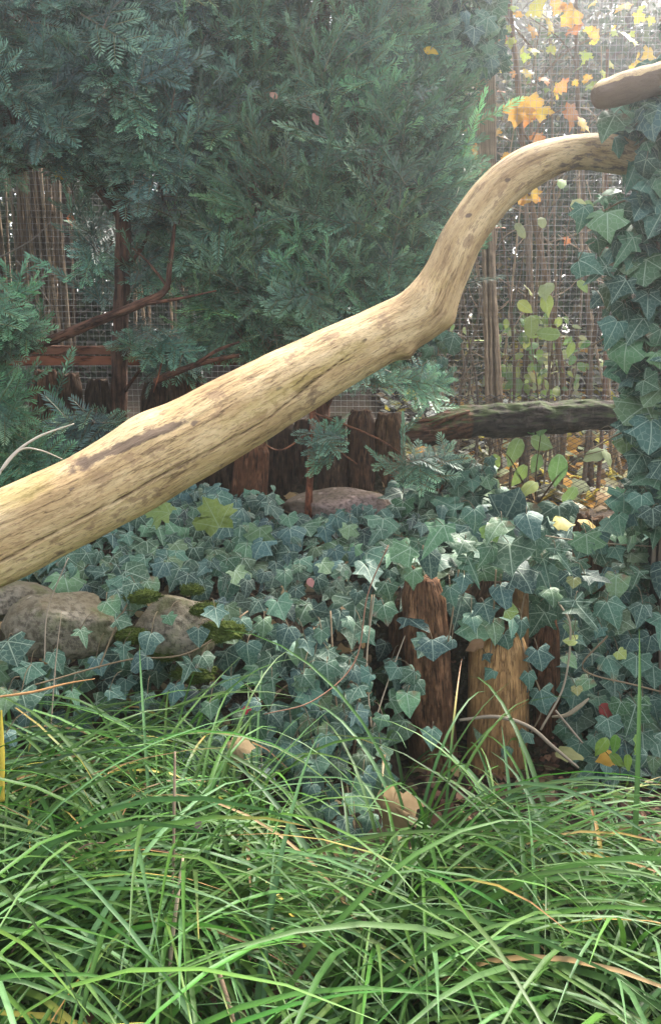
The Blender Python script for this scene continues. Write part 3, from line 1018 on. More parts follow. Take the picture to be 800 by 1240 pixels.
# ------------------------------------------------------------------ reeds behind the left yew
def build_reeds():
    e = thing('reed_screen', 'screen of upright dry reeds behind the wire at the left yew', 'screen', tuple(at(45, 430, 3.8)))
    var = []
    for k in range(5):
        z = np.linspace(0, 1.25, 9)
        pts = np.stack([0.012 * vnoise(np.c_[z * 2, z * 0 + k, z * 0], k) + 0.01 * (k - 2) * z, 0.01 * vnoise(np.c_[z * 2, z * 0 + k, z * 0 + 5], k), z], -1)
        V, F, U = tube(pts, [0.0065 - 0.0025 * t for t in np.linspace(0, 1, 9)], 9, 5)
        tn = ((1.0, .96, .9), (0.8, 0.76, 0.7), (1.3, 1.22, 1.1), (0.5, 0.45, 0.4), (0.9, 0.75, 0.62))[k]
        var.append(make_mesh('reed', V, F, np.repeat(np.array(tn)[None], len(V), 0), U, M_reed))
    for q in range(104):
        px = rng.uniform(-40, 98) if q < 92 else rng.uniform(150, 250)
        if 8 < px < 24 and rng.random() < 0.6:
            continue
        p = at(px, 436, 3.74 + rng.uniform(0, 0.14))
        o = obj('reed', var[rng.integers(0, 5)])
        M = Matrix.Translation(Vector(p)) @ Matrix.Rotation(rng.uniform(0, 6.28), 4, 'Z') @ Matrix.Rotation(rng.normal(0, 0.055), 4, 'X') @ Matrix.Diagonal((*(2 * [rng.uniform(0.55, 1.7)]), rng.uniform(0.7, 1.1), 1))
        place_child(o, e, M)
    # crossing dead twigs
    for a, b, r in (((0, 312, 3.7), (62, 268, 3.66), .004), ((20, 315, 3.66), (62, 370, 3.66), .003), ((60, 375, 3.68), (50, 420, 3.68), .003), ((98, 272, 3.66), (128, 266, 3.64), .003), ((95, 280, 3.66), (113, 312, 3.66), .0025)):
        V, F, U = tube([at(*a), (at(*a) + at(*b)) / 2 + rng.normal(0, 0.01, 3), at(*b)], [r, r * .7, r * .4], 8, 5)
        obj('twig', make_mesh('twig', V - np.array(e.location), F, np.repeat(np.array((.30, .25, .2))[None], len(V), 0), U, M_twig), e)


build_reeds()


# ------------------------------------------------------------------ yews
def yew_shoot(acc, base, d, up, L, r_, radial=False, tipc=(0.17, 0.29, 0.175), nl=0.033, oldc=(0.028, 0.066, 0.050)):
    n = max(6, int(L / 0.0080))
    t = np.linspace(0.06, 1, n)
    side = nrm(np.cross(d, up))
    curve = lambda t: base + d * (L * t)[:, None] - up * (0.10 * L * t ** 2)[:, None]
    root = curve(t)
    for sg in (1, -1):
        ang = R(58) - R(28) * t ** 3 + r_.normal(0, 0.10, n)
        Dn = d * np.cos(ang)[:, None] + side * (sg * np.sin(ang))[:, None]
        if radial:
            rot = r_.uniform(-1.3, 1.3, n)
            Dn = d * np.cos(ang * 0.8)[:, None] + (side * sg * np.cos(rot)[:, None] + up * np.sin(rot)[:, None]) * np.sin(ang * 0.8)[:, None]
        else:
            Dn = Dn + up * r_.normal(0.12, 0.10, n)[:, None]
        ln = nl * (1 - 0.45 * t ** 4) * r_.uniform(0.85, 1.12, n)
        V, F = needle_quads(root, nrm(Dn), ln, 0.0048, up)
        c = np.array(oldc) * (1 - t[:, None]) + np.array(tipc) * t[:, None]
        acc.add(V, F, np.repeat(c, 4, 0))
    # stem
    k = np.linspace(0, 1, 4)
    V, F, U = tube(curve(k), [0.0022, 0.0018, 0.0014, 0.0008], 4, 3, cap=False)
    acc.add(V, F, np.repeat((np.array((0.10, 0.075, 0.04))[None] * (1 - 0.5 * U[:, :1] / L) + np.array((0.16, 0.22, 0.06)) * 0.5 * U[:, :1] / L), 1, 0))


def spray_template(seed, L=0.2, sides=5, radial=False):
    r_ = np.random.default_rng(seed)
    acc = Acc()
    up = np.array((0.0, 0, 1))
    yew_shoot(acc, np.zeros(3), np.array((0.0, 1, 0)), up, L, r_, radial)
    for k in range(sides):
        f = 0.12 + 0.62 * k / max(1, sides - 1)
        sg = 1 if k % 2 else -1
        a = R(r_.uniform(38, 55)) * sg
        d = np.array((math.sin(a), math.cos(a), r_.normal(0.05, 0.12)))
        yew_shoot(acc, np.array((0, L * f, -0.1 * L * f * f)), nrm(d), up, L * (0.62 - 0.36 * f) * r_.uniform(0.8, 1.2), r_, radial)
    return np.concatenate(acc.V), np.concatenate(acc.F), np.concatenate(acc.C)


SPR_FLAT = [spray_template(50 + k, 0.19 + 0.02 * k, 5) for k in range(4)]
SPR_UP = [spray_template(60, 0.24, 3, True), spray_template(61, 0.28, 4, True), spray_template(62, 0.42, 2, True)]


def crown(name, blobs, parent, n_total, upright=0.4, droop=0.0, cmul=(1, 1, 1), scale=1.0, seed=1, twigs=True):
    """blobs: (px, py, Y, rx_px, rz_px, ry_m)"""
    r_ = np.random.default_rng(seed)
    vol = np.array([b[3] * b[4] for b in blobs], float) ** 0.9
    cnt = np.maximum(1, (n_total * vol / vol.sum()).astype(int))
    Ps, Ns, Rt = [], [], []
    for b, c in zip(blobs, cnt):
        ctr = at(b[0], b[1], b[2])
        rad = np.array((b[3] * mpp(b[2]), b[5], b[4] * mpp(b[2])))
        d = nrm(r_.normal(0, 1, (c, 3)))
        d[:, 1] = np.where(r_.random(c) < 0.45, -np.abs(d[:, 1]), d[:, 1])
        rr = r_.uniform(0.35, 1.0, c) ** 0.55
        Ps.append(ctr + d * rad * rr[:, None] * (1 + 0.18 * fbm(d * 2 + b[0], seed))[:, None])
        Ns.append(nrm(d * np.array((1, 1, 0.8))))
        Rt.append(np.repeat(ctr[None], c, 0))
    P, N, C0 = np.concatenate(Ps), np.concatenate(Ns), np.concatenate(Rt)
    n = len(P)
    isup = r_.random(n) < upright
    tip = N * np.array((1, 1, 0.5)) + np.array((0, -0.15, 0.35 - droop)) + r_.normal(0, 0.30, (n, 3))
    tip[isup] = N[isup] * 0.30 + np.array((0, -0.05, 1.0)) + r_.normal(0, 0.14, (isup.sum(), 3))
    tip = nrm(tip)
    fac = np.array((0, -0.75, 0.75)) + r_.normal(0, 0.35, (n, 3))
    fac[isup] = np.array((0, -1, 0.1)) + r_.normal(0, 0.5, (isup.sum(), 3))
    sc = scale * r_.uniform(0.7, 1.15, n)
    Rm = frame_mats(fac, tip, sc)
    P = P - np.einsum('nij,j->ni', Rm, np.array((0, 0.11, 0)))      # spray centred on its sample point
    Ts = SPR_FLAT + SPR_UP
    idx = np.where(isup, 4 + r_.integers(0, 3, n), r_.integers(0, 4, n))
    VV, FF, CC, m = [], [], [], 0
    for ti, (V, F, C) in enumerate(Ts):
        sel = np.where(idx == ti)[0]
        if not len(sel):
            continue
        VV.append((np.einsum('nij,kj->nki', Rm[sel], V) + P[sel][:, None]).reshape(-1, 3))
        FF.append((F[None] + (np.arange(len(sel)) * len(V))[:, None, None]).reshape(-1, 4) + m)
        cv = np.exp(r_.normal(0, 0.28, (len(sel), 1, 1))) * np.exp(r_.normal(0, 0.09, (len(sel), 1, 3)))
        CC.append((C[None] * cv * np.asarray(cmul)).reshape(-1, 3))
        m += len(sel) * len(V)
    base = np.array(parent.location)
    obj('crown', make_mesh('crown', np.concatenate(VV) - base, np.concatenate(FF), np.concatenate(CC), None, M_yew, False), parent)
    # twigs carry the sprays
    if twigs:
        acc = Acc()
        for q in r_.permutation(n)[:n // 3]:
            a = C0[q] + (P[q] - C0[q]) * 0.25
            a[2] -= 0.05
            V, F, U = tube([a, (a + P[q]) / 2 + r_.normal(0, 0.012, 3), P[q]], [0.005, 0.003, 0.0018], 5, 4, cap=False)
            acc.add(V, F, (0.13, 0.085, 0.06), U)
        me = acc.mesh('twigs', M_twig)
        me.transform(Matrix.Translation(-parent.location))
        obj('twigs', me, parent, kind='stuff')
    return P


def limb(parent, pts, rad, name='limb', tint=(1, 1, 1), n=30, sides=10, seed=0):
    V, F, U = tube(pts, rad, n, sides, 0.22, 18, seed)
    main = next((c for c in parent.children if c.name.split('.')[0] in ('trunk', 'stem')), None)     # limbs and side twigs grow from the trunk
    return obj(name, make_mesh(name, V - np.array(parent.location), F, np.repeat(np.array(tint, float)[None], len(V), 0), U, M_bark), main or parent)


yewA = thing('yew_tree', 'yew tree with bare reddish trunk and drooping sprays in front of the reed screen', 'tree', tuple(at(146, 620, 3.02)))
limb(yewA, [at(143, 640, 3.0), at(144, 500, 3.0), at(147, 380, 3.0), at(149, 260, 3.0), at(140, 150, 3.05), at(150, 20, 3.1), at(140, -150, 3.15)], [.034, .032, .029, .027, .024, .02, .012], 'trunk', (.75, .68, .64), 60, 16)
for q, (pts, r) in enumerate([
        ([(145, 262, 3.0), (110, 222, 2.95), (60, 200, 2.92), (10, 210, 2.9)], .014), ([(140, 240, 3.0), (80, 190, 2.95), (30, 130, 2.95)], .012),
        ([(146, 210, 3.02), (190, 170, 2.98), (230, 150, 2.95)], .012), ([(142, 160, 3.05), (100, 90, 3.0), (60, 30, 3.0)], .013), ([(142, 150, 3.05), (200, 70, 3.05), (240, 0, 3.1)], .012),
        ([(150, 330, 3.0), (172, 300, 2.98), (180, 280, 2.97)], .008), ([(147, 480, 3.0), (175, 440, 2.95), (200, 400, 2.92)], .007)]):
    limb(yewA, [at(*p) for p in pts], [r * (1 - 0.6 * k / len(pts)) for k in range(len(pts))], seed=q, tint=(.7, .6, .55))
crown('crown', [(60, 30, 3.05, 130, 80, .34), (150, 105, 3.0, 95, 85, .28), (20, 140, 2.9, 85, 62, .26), (192, 200, 2.95, 55, 62, .18), (90, -80, 3.1, 150, 70, .35), (235, 60, 3.2, 70, 110, .26),
                (-60, 60, 3.0, 70, 150, .3), (95, 180, 2.96, 60, 26, .15), (195, 415, 2.92, 38, 32, .10), (105, 520, 2.86, 30, 26, .08), (118, 300, 3.06, 16, 55, .08), (180, 300, 3.04, 22, 50, .08)], yewA, 800, 0.16, 0.22, (0.95, 1.0, 1.12), 1.0, 3)

yewB = thing('yew_tree', 'dense upright yew tree filling the middle above the slanting log', 'tree', tuple(at(390, 640, 3.25)))
limb(yewB, [at(385, 660, 3.25), at(388, 430, 3.25), at(395, 250, 3.3), at(390, 60, 3.3), at(395, -200, 3.3)], [.045, .04, .034, .025, .012], 'trunk', (.9, .75, .7), 50, 14)
for q, (tx, ty, tY) in enumerate([(300, 250, 3.1), (330, 90, 3.15), (470, 230, 3.1), (500, 100, 3.25), (420, 10, 3.2), (300, 0, 3.2), (520, 300, 3.15), (330, 360, 3.0), (450, 360, 3.0), (240, 310, 3.05)]):
    limb(yewB, [at(388, ty + 150, 3.27), at((388 + tx) / 2, ty + 70, (3.25 + tY) / 2), at(tx, ty, tY)], [.016, .011, .005], seed=q, tint=(.8, .65, .6))
crown('crown', [(400, 50, 3.25, 150, 150, .34), (325, 235, 3.1, 92, 130, .28), (450, 215, 3.1, 95, 150, .28), (492, 110, 3.28, 55, 150, .26), (535, 190, 3.28, 26, 90, .14), (285, 80, 3.2, 85, 130, .28), (395, 365, 3.02, 120, 62, .22),
                (520, 285, 3.22, 42, 100, .2), (270, 330, 3.05, 60, 70, .18), (400, -130, 3.3, 200, 110, .36), (300, 400, 3.0, 60, 40, .14), (470, 400, 3.05, 50, 40, .14)], yewB, 1800, 0.68, 0.0, (1.05, 1.12, 1.02), 0.92, 5)

yewC = thing('yew_sapling', 'thin red-stemmed yew sapling growing beside the pinkish boulder', 'sapling', tuple(at(374, 622, 2.66)))
limb(yewC, [at(373, 626, 2.64), at(377, 540, 2.64), at(380, 480, 2.64), at(384, 420, 2.66)], [.013, .011, .009, .006], 'trunk', (1.9, 1.15, .85), 30, 10)
for q, pts in enumerate([[(379, 500, 2.63), (405, 540, 2.55), (432, 562, 2.5)], [(379, 520, 2.63), (340, 545, 2.58), (310, 530, 2.55)], [(378, 470, 2.64), (430, 465, 2.6), (470, 470, 2.58)], [(380, 500, 2.63), (455, 530, 2.58), (500, 560, 2.52)]]):
    limb(yewC, [at(*p) for p in pts], [.004, .003, .002], seed=q, tint=(1.8, 1.3, 1.0), n=14, sides=5)
crown('crown', [(440, 452, 2.62, 55, 16, .06), (505, 562, 2.5, 26, 20, .05), (395, 545, 2.55, 20, 26, .05), (500, 468, 2.7, 30, 24, .08)], yewC, 38, 0.1, 0.15, (1.15, 1.2, 1.15), 0.75, 9, False)

yewD = thing('yew_bush', 'low yew bush with feathery sprays at the boulders beneath the long brown branch', 'bush', tuple(at(0, 640, 2.5)))
limb(yewD, [at(-30, 640, 2.5), at(-25, 480, 2.5), at(-20, 330, 2.55)], [.02, .016, .008], 'trunk', (.8, .7, .6), 30, 10)
for q, pts in enumerate([[(-25, 520, 2.5), (10, 490, 2.45), (40, 480, 2.42)], [(-22, 420, 2.5), (5, 380, 2.5), (30, 370, 2.5)], [(-28, 580, 2.5), (20, 560, 2.42), (60, 560, 2.4)]]):
    limb(yewD, [at(*p) for p in pts], [.006, .004, .002], seed=q, tint=(.9, .7, .6), n=14, sides=6)
crown('crown', [(2, 385, 2.55, 30, 52, .12), (-5, 520, 2.45, 42, 62, .12), (35, 562, 2.42, 40, 24, .1), (-50, 470, 2.5, 50, 120, .15)], yewD, 160, 0.05, 0.16, (0.85, 1.05, 0.85), 0.85, 13, False)

yewE = thing('yew_bush', 'round yew bush standing past the low feathery one', 'bush', tuple(at(-330, 640, 2.9)))
limb(yewE, [at(-330, 660, 2.9), at(-325, 480, 2.9), at(-330, 250, 2.9)], [.025, .02, .008], 'trunk', (.8, .7, .6), 30, 10)
crown('crown', [(-330, 420, 2.9, 130, 150, .28), (-300, 180, 3.0, 130, 150, .28)], yewE, 420, 0.4, 0.0, (0.95, 1.05, 1.0), 0.95, 17)

# the long brown dead branch across the left yew
brA = thing('dead_branch', 'long bare brown branch reaching from the low yew bush up to the yew trunk', 'branch', tuple(at(0, 434, 2.7)))
limb(brA, [at(-60, 445, 2.68), at(0, 433, 2.7), at(60, 413, 2.74), at(120, 388, 2.78), at(170, 368, 2.82), at(200, 352, 2.85), at(206, 320, 2.87), at(212, 270, 2.9)], [.019, .018, .017, .016, .014, .012, .008, .006], 'stem', (1.0, .85, .78), 60, 14, 4)
limb(brA, [at(168, 369, 2.82), at(215, 362, 2.8), at(262, 352, 2.78)], [.007, .005, .003], 'side_twig', (1.3, 1.0, .9), 16, 8)
limb(brA, [at(205, 350, 2.85), at(180, 318, 2.9), at(160, 300, 2.92)], [.006, .004, .002], 'side_twig', (1.1, .9, .8), 16, 8)
brB = thing('dead_branch', 'low forked bare branch in front of the rear stakes', 'branch', tuple(at(190, 460, 2.8)))
limb(brB, [at(188, 462, 2.82), at(215, 450, 2.8), at(250, 438, 2.82), at(300, 428, 2.9)], [.012, .012, .010, .006], 'stem', (1.1, .85, .75), 30, 10, 6)
limb(brB, [at(198, 430, 2.84), at(192, 455, 2.8), at(186, 475, 2.78)], [.003, .003, .002], 'side_twig', (2.2, 1.3, .9), 12, 6)
limb(brB, [at(230, 446, 2.8), at(262, 425, 2.8), at(290, 414, 2.82)], [.008, .006, .004], 'side_twig', (1.1, .85, .75), 14, 8)

# ------------------------------------------------------------------ ivy over the bank
def cam_face(P):
    return nrm(np.array((0, 0, CAM_Z)) - P)


def bank_ivy():
    # even cover: jittered samples on the ground of the bank
    pts = []
    step = 0.037
    for x in np.arange(-1.6, 1.75, step):
        for y in np.arange(1.70, 2.95, step * 1.15):
            pts.append((x + rng.uniform(-.5, .5) * step, y + rng.uniform(-.5, .5) * step * 1.15))
    p = np.array(pts)
    x, y = p[:, 0], p[:, 1]
    # projected position tells rocks and stakes apart
    z = height(x, y)
    v = (z - CAM_Z) * CP + y * SP
    d = y * CP - (z - CAM_Z) * SP
    px, py = W / 2 + FPX * x / d, H / 2 - FPX * v / d
    keep = np.ones(len(p), bool)
    keep &= ~((x > 0.12) & (x < 0.66) & (y < 2.14))
    keep &= ~((x <= 0.12) & (y < 1.80) & (rng.random(len(p)) < 0.55))
    keep &= ~((x > 0.60) & (y < 1.92) & (x < 1.05))
    keep &= ~((px < 142) & (py > 732) & (py < 800))
    keep &= ~((px > 160) & (px < 262) & (py > 728) & (py < 800) & (rng.random(len(p)) < 0.86))
    keep &= ~((y > 2.57) & (px > 335) & (px < 482))
    keep &= ~((y > 2.8) & (x < 0.3))
    keep &= ~((y > 2.78))
    keep &= ~((px > 690) & (px < 740) & (py > 615) & (py < 700))
    p, x, y = p[keep], x[keep], y[keep]
    n = len(p)
    g = ground_normal(x, y)
    lift = rng.uniform(0.015, 0.085, n)
    P = np.stack([x, y, height(x, y)], -1)
    root = P.copy()
    P = P + g * lift[:, None]
    N = nrm(g * 0.55 + cam_face(P) * 0.75 + np.array((0, 0, 0.25)) + rng.normal(0, 0.36, (n, 3)))
    tip = np.array((0, -0.35, -1.0)) + rng.normal(0, 0.50, (n, 3))
    size = np.clip(rng.lognormal(math.log(0.062), 0.34, n), 0.026, 0.12)
    size = size * (1 + 0.28 * smooth(0.05, 0.4, x))
    Rm = frame_mats(N, tip, size)
    P = P - np.einsum('nij,j->ni', Rm, np.array((0, 0.35, 0)))
    # two plants: the carpet on the bank, the thatch over the stakes
    m = x < 0.10
    for msk, nm, lb in ((m, 'ivy', 'ivy carpet covering the bank behind the boulders'), (~m, 'ivy', 'ivy thatch with large leaves spilling over the front stakes')):
        Pm = P[msk]
        base = Pm.mean(0)
        base[2] = height(base[0], base[1])
        stems = []
        for q in range(9):
            a = Pm[rng.integers(0, len(Pm))]
            b = a + np.array((rng.normal(0, .15), -.22, 0))
            c = a + np.array((rng.normal(0, .25), -.4, 0))
            stems.append(([np.array((s_[0], s_[1], height(s_[0], s_[1]) + 0.02)) for s_ in (a, b, c)], 0.0025, (0.22, 0.15, 0.09)))
        ivy_plant(nm, lb, 'ivy', base, Pm, Rm[msk], root[msk], stems, keep=lift[msk] + 0.5 * size[msk])


bank_ivy()


def listed_ivy(name, label, items, stems=(), Yd=2.02, meshes=None, up=0.35):
    """items: (px, py, width px[, Y]); leaf centre and apparent width"""
    P, S = [], []
    for it in items:
        Y = it[3] if len(it) > 3 else Yd + rng.normal(0, 0.012)
        P.append(at(it[0], it[1], Y))
        S.append(it[2] * mpp(Y) / 1.02)
    P, S = np.array(P), np.array(S)
    n = len(P)
    N = nrm(cam_face(P) * 0.8 + np.array((0, 0, up)) + rng.normal(0, 0.22, (n, 3)))
    tip = np.array((0, -0.2, -1.0)) + rng.normal(0, 0.35, (n, 3))
    Rm = frame_mats(N, tip, S)
    root = P + np.array((0, 0.05, 0.03)) + rng.normal(0, 0.015, (n, 3))
    P = P - np.einsum('nij,j->ni', Rm, np.array((0, 0.38, 0)))
    base = P[np.argmin(P[:, 2])]
    return ivy_plant(name, label, 'ivy', base, P, Rm, root, stems, meshes)


def strand(pts, r=0.0022, c=(0.24, 0.17, 0.10)):
    return ([at(*p) for p in pts], r, c)


listed_ivy('ivy', 'ivy strands dangling over the dark and tan front stakes',
           [(527, 649, 46), (559, 660, 30), (589, 672, 36), (617, 673, 58), (571, 688, 40), (634, 700, 44), (607, 718, 34), (589, 742, 32), (577, 766, 42), (613, 776, 26), (631, 760, 28), (541, 779, 24),
            (592, 815, 19), (590, 796, 15), (653, 797, 34), (656, 847, 40), (640, 823, 26), (598, 762, 34), (620, 755, 28), (572, 752, 30), (502, 754, 42), (466, 742, 30), (473, 806, 22), (580, 887, 28), (634, 892, 24), (613, 910, 22), (470, 715, 30),
            (500, 700, 30), (545, 720, 28), (560, 705, 26), (660, 690, 40), (680, 675, 38), (648, 660, 36), (520, 680, 36), (485, 670, 38), (600, 640, 40), (640, 632, 38), (575, 628, 34), (690, 705, 36), (670, 720, 30)],
           [strand([(600, 690, 2.04), (596, 760, 2.03), (591, 822, 2.03)]), strand([(640, 690, 2.06), (630, 770, 2.04), (656, 850, 2.03), (640, 892, 2.02)]), strand([(512, 660, 2.08), (505, 720, 2.04), (500, 760, 2.03)]),
            strand([(555, 690, 2.05), (548, 740, 2.03), (541, 785, 2.02)])])
tr = []
for k in range(62):
    f = rng.random()
    yy = 770 + 175 * f
    tr.append((rng.normal(405 + 20 * math.sin(f * 5), 48 - 18 * f), yy, rng.uniform(22, 40), 1.93 - 0.22 * f + rng.normal(0, .02)))
tr += [(398, 985, 30, 1.58), (415, 1000, 28, 1.55), (445, 995, 30, 1.56), (385, 930, 30, 1.68), (445, 945, 28, 1.66), (434, 922, 34, 1.70), (437, 968, 44, 1.62), (373, 960, 32, 1.64), (402, 962, 30, 1.66), (428, 1018, 36, 1.52), (420, 888, 30, 1.78), (412, 925, 28, 1.74), (360, 830, 36, 1.86), (390, 800, 38, 1.9), (375, 870, 30, 1.82), (352, 885, 24, 1.8), (435, 860, 30, 1.84)]
listed_ivy('ivy', 'ivy tongue trailing down from the bank into the sedge', tr, [strand([(400, 740, 2.02), (405, 830, 1.90), (415, 920, 1.78), (430, 1010, 1.62)]), strand([(450, 720, 2.04), (440, 830, 1.95), (425, 930, 1.8)]), strand([(380, 760, 2.0), (370, 860, 1.86), (375, 960, 1.72)])])
lf = [(15, 790, 44, 1.62), (30, 850, 40, 1.5), (8, 848, 34, 1.48), (12, 893, 22, 1.42), (70, 800, 34, 1.74), (35, 815, 34, 1.7), (120, 805, 30, 1.76), (150, 790, 28, 1.78), (100, 770, 24, 1.74), (210, 842, 34, 1.72), (228, 812, 30, 1.72), (250, 800, 26, 1.74), (180, 775, 30, 1.74),
      (240, 770, 26, 1.74), (205, 750, 18, 1.76), (262, 745, 30, 1.8), (150, 752, 26, 1.78), (135, 735, 28, 1.8), (160, 715, 30, 1.82), (300, 790, 32, 1.8), (330, 830, 30, 1.78), (345, 770, 34, 1.86), (320, 760, 30, 1.86), (290, 760, 30, 1.84), (280, 830, 28, 1.76), (305, 850, 26, 1.74),
      (170, 800, 28, 1.74), (60, 835, 30, 1.66), (90, 845, 26, 1.68), (140, 840, 26, 1.7), (175, 850, 28, 1.7), (255, 860, 26, 1.7)]
listed_ivy('ivy', 'ivy shoots creeping over and below the two front boulders', lf, [strand([(300, 740, 1.9), (230, 790, 1.76), (150, 800, 1.76), (40, 830, 1.64)], .002), strand([(160, 720, 1.84), (140, 760, 1.78), (120, 810, 1.74)], .002)])

rt = [(706, 739, 48), (739, 740, 40), (755, 751, 36), (707, 800, 36), (704, 829, 34), (744, 833, 42), (791, 818, 40), (770, 805, 34), (791, 854, 40), (737, 880, 32), (778, 900, 38), (711, 931, 24), (739, 805, 36), (724, 766, 22),
      (690, 760, 22), (760, 780, 30), (785, 780, 34), (775, 740, 36), (800, 760, 40), (725, 850, 26), (760, 855, 30), (800, 890, 34), (790, 930, 34), (755, 925, 28), (720, 900, 24), (690, 800, 22), (700, 775, 24), (812, 830, 40), (805, 700, 44), (745, 710, 36), (720, 700, 34), (770, 700, 30)]
listed_ivy('ivy', 'ivy clump on the shaded bank beside the leafy seedling', [(a, b, c, 2.0 + rng.uniform(-.06, .1)) for a, b, c in rt] + [(rng.uniform(700, 830), rng.uniform(640, 900), rng.uniform(20, 34), 2.14 + rng.uniform(0, .1)) for k in range(70)],
           [strand([(676, 730, 2.05), (690, 760, 2.0), (682, 830, 1.98), (654, 884, 1.95)], .003, (.36, .29, .2)), strand([(735, 770, 2.0), (705, 810, 2.0), (770, 830, 2.0), (830, 845, 2.0)], .0024)])
listed_ivy('ivy', 'single bright green ivy sprig low on the shaded bank', [(765, 867, 44, 1.97), (748, 858, 26, 1.98), (776, 850, 24, 1.99)], meshes=ME_brightivy)
listed_ivy('ivy', 'few yellow-green young ivy leaves scattered over the stakes', [(619, 740, 20, 2.0), (595, 646, 28, 2.06), (698, 836, 14, 1.98), (694, 705, 16, 2.0), (752, 793, 16, 1.97), (690, 775, 20, 1.99)], meshes=ME_yellowgreen)


# ivy climbing the post on the right
def post_ivy():
    foot = at(834, 720, 2.2)
    foot[2] = height(foot[0], foot[1]) - 0.08
    trunk = [foot, at(834, 500, 2.2), at(836, 300, 2.2), at(840, 180, 2.18), at(852, 95, 2.14)]
    ep = thing('ivy_clad_snag', 'upright dead trunk wrapped in ivy at the log end', 'trunk', tuple(trunk[0]))
    V, F, U = tube(trunk, [.098, .088, .08, .075, .07], 60, 24, 0.14, 12, 5)
    obj('stem', make_mesh('stem', V - np.array(ep.location), F, np.repeat(np.array((.8, .75, .7))[None], len(V), 0), U, M_logdark), ep)
    P, N, S = [], [], []
    while len(P) < 600:
        py = rng.uniform(85, 660)
        edge = np.interp(py, [85, 120, 150, 190, 230, 260, 300, 340, 390, 420, 450, 480, 520, 560, 610, 660], [790, 758, 748, 765, 752, 722, 738, 728, 758, 742, 754, 764, 756, 776, 746, 756]) + rng.normal(0, 12)
        px = rng.uniform(edge, 850)
        f = (px - edge) / (850 - edge)
        Y = 2.16 - 0.14 * math.sin(min(1, f * 1.5) * 1.57) + rng.normal(0, 0.045)
        P.append(at(px, py, Y))
        N.append(np.array((-0.5 + 0.6 * f, -0.7, 0.55)) + rng.normal(0, 0.45, 3))
        S.append(np.clip(rng.lognormal(math.log(0.060), 0.34), 0.03, 0.105) * (0.82 if f < .12 else 1))
    for k in range(150):
        a, zz = rng.uniform(-0.9, 2.6), rng.uniform(0.35, 2.0)
        c = at(836, 400, 2.2)
        P.append(np.array((c[0] + 0.13 * math.cos(a), c[1] + 0.13 * math.sin(a), zz)))
        N.append(np.array((math.cos(a), math.sin(a), 0.4)) + rng.normal(0, .3, 3))
        S.append(rng.uniform(.05, .1))
    for it in ((735, 268, 52), (725, 330, 50), (750, 350, 42), (738, 150, 46), (742, 400, 48), (755, 430, 52), (770, 395, 50), (765, 520, 50), (770, 560, 44), (790, 480, 50), (780, 330, 54), (757, 300, 46), (705, 262, 40), (775, 250, 46), (712, 320, 44)):
        Y = 2.0 + rng.normal(0, 0.02)
        P.append(at(it[0], it[1], Y))
        N.append(np.array((-0.3, -0.9, 0.45)) + rng.normal(0, 0.2, 3))
        S.append(it[2] * mpp(Y) * 0.8)
    P, N, S = np.array(P), np.array(N), np.array(S)
    tip = np.array((-0.15, -0.15, -1.0)) + rng.normal(0, 0.38, (len(P), 3))
    Rm = frame_mats(N, tip, S)
    root = P + np.array((0.03, 0.07, 0.02)) + rng.normal(0, 0.02, P.shape)
    P2 = P - np.einsum('nij,j->ni', Rm, np.array((0, 0.38, 0)))
    stems = [strand([(790 + 8 * k, 700, 2.12), (795 + 9 * k, 500, 2.11), (785 + 10 * k, 300, 2.11), (800 + 8 * k, 120, 2.1)], 0.006, (.2, .15, .11)) for k in range(4)]
    stems += [strand([(800 + 20 * k, 860, 2.1), (800 + 16 * k, 760, 2.1), (812 + 10 * k, 600, 2.1)], 0.006, (.2, .15, .11)) for k in range(4)]
    stems += [strand([(800, a, 2.1), (760, a - 8, 2.06), (715, a + 14, 2.04)], .0022) for a in (250, 320, 405, 530)]
    ivy_plant('ivy', 'ivy with large grey-green leaves climbing the dead trunk', 'ivy', trunk[0], P2, Rm, root, stems, keep=S - 0.4 * np.abs(P[:, 1] - 2.0) - 0.3 * np.maximum(0, P[:, 0] - 0.95))


post_ivy()
listed_ivy('ivy', 'dark ivy high on the reed bundle above the yew', [(rng.uniform(498, 612), rng.uniform(-60, 42), rng.uniform(14, 25), 3.06 + rng.uniform(0, .2)) for k in range(120)] + [(rng.uniform(545, 612), rng.uniform(30, 92), rng.uniform(12, 22), 3.1 + rng.uniform(0, .25)) for k in range(50)],
           [strand([(592, 95, 3.5), (580, 50, 3.46), (540, 30, 3.44), (490, 20, 3.44)], .004), strand([(592, 90, 3.5), (600, 30, 3.46), (590, -60, 3.44)], .004), strand([(575, 60, 3.44), (550, 75, 3.42), (530, 92, 3.42)], .003)])
listed_ivy('ivy', 'small dark ivy leaves in the shade beneath the mossy log', [(rng.uniform(505, 600), rng.uniform(555, 612), rng.uniform(14, 26), 2.62 + rng.uniform(-.04, .1)) for k in range(60)] + [(rng.uniform(515, 550), rng.uniform(395, 470), rng.uniform(12, 22), 2.9 + rng.uniform(0, .1)) for k in range(26)],
           [strand([(600, 620, 2.66), (560, 590, 2.66), (515, 570, 2.66)], .002), strand([(535, 480, 2.95), (530, 430, 2.95), (535, 390, 2.95)], .002)])

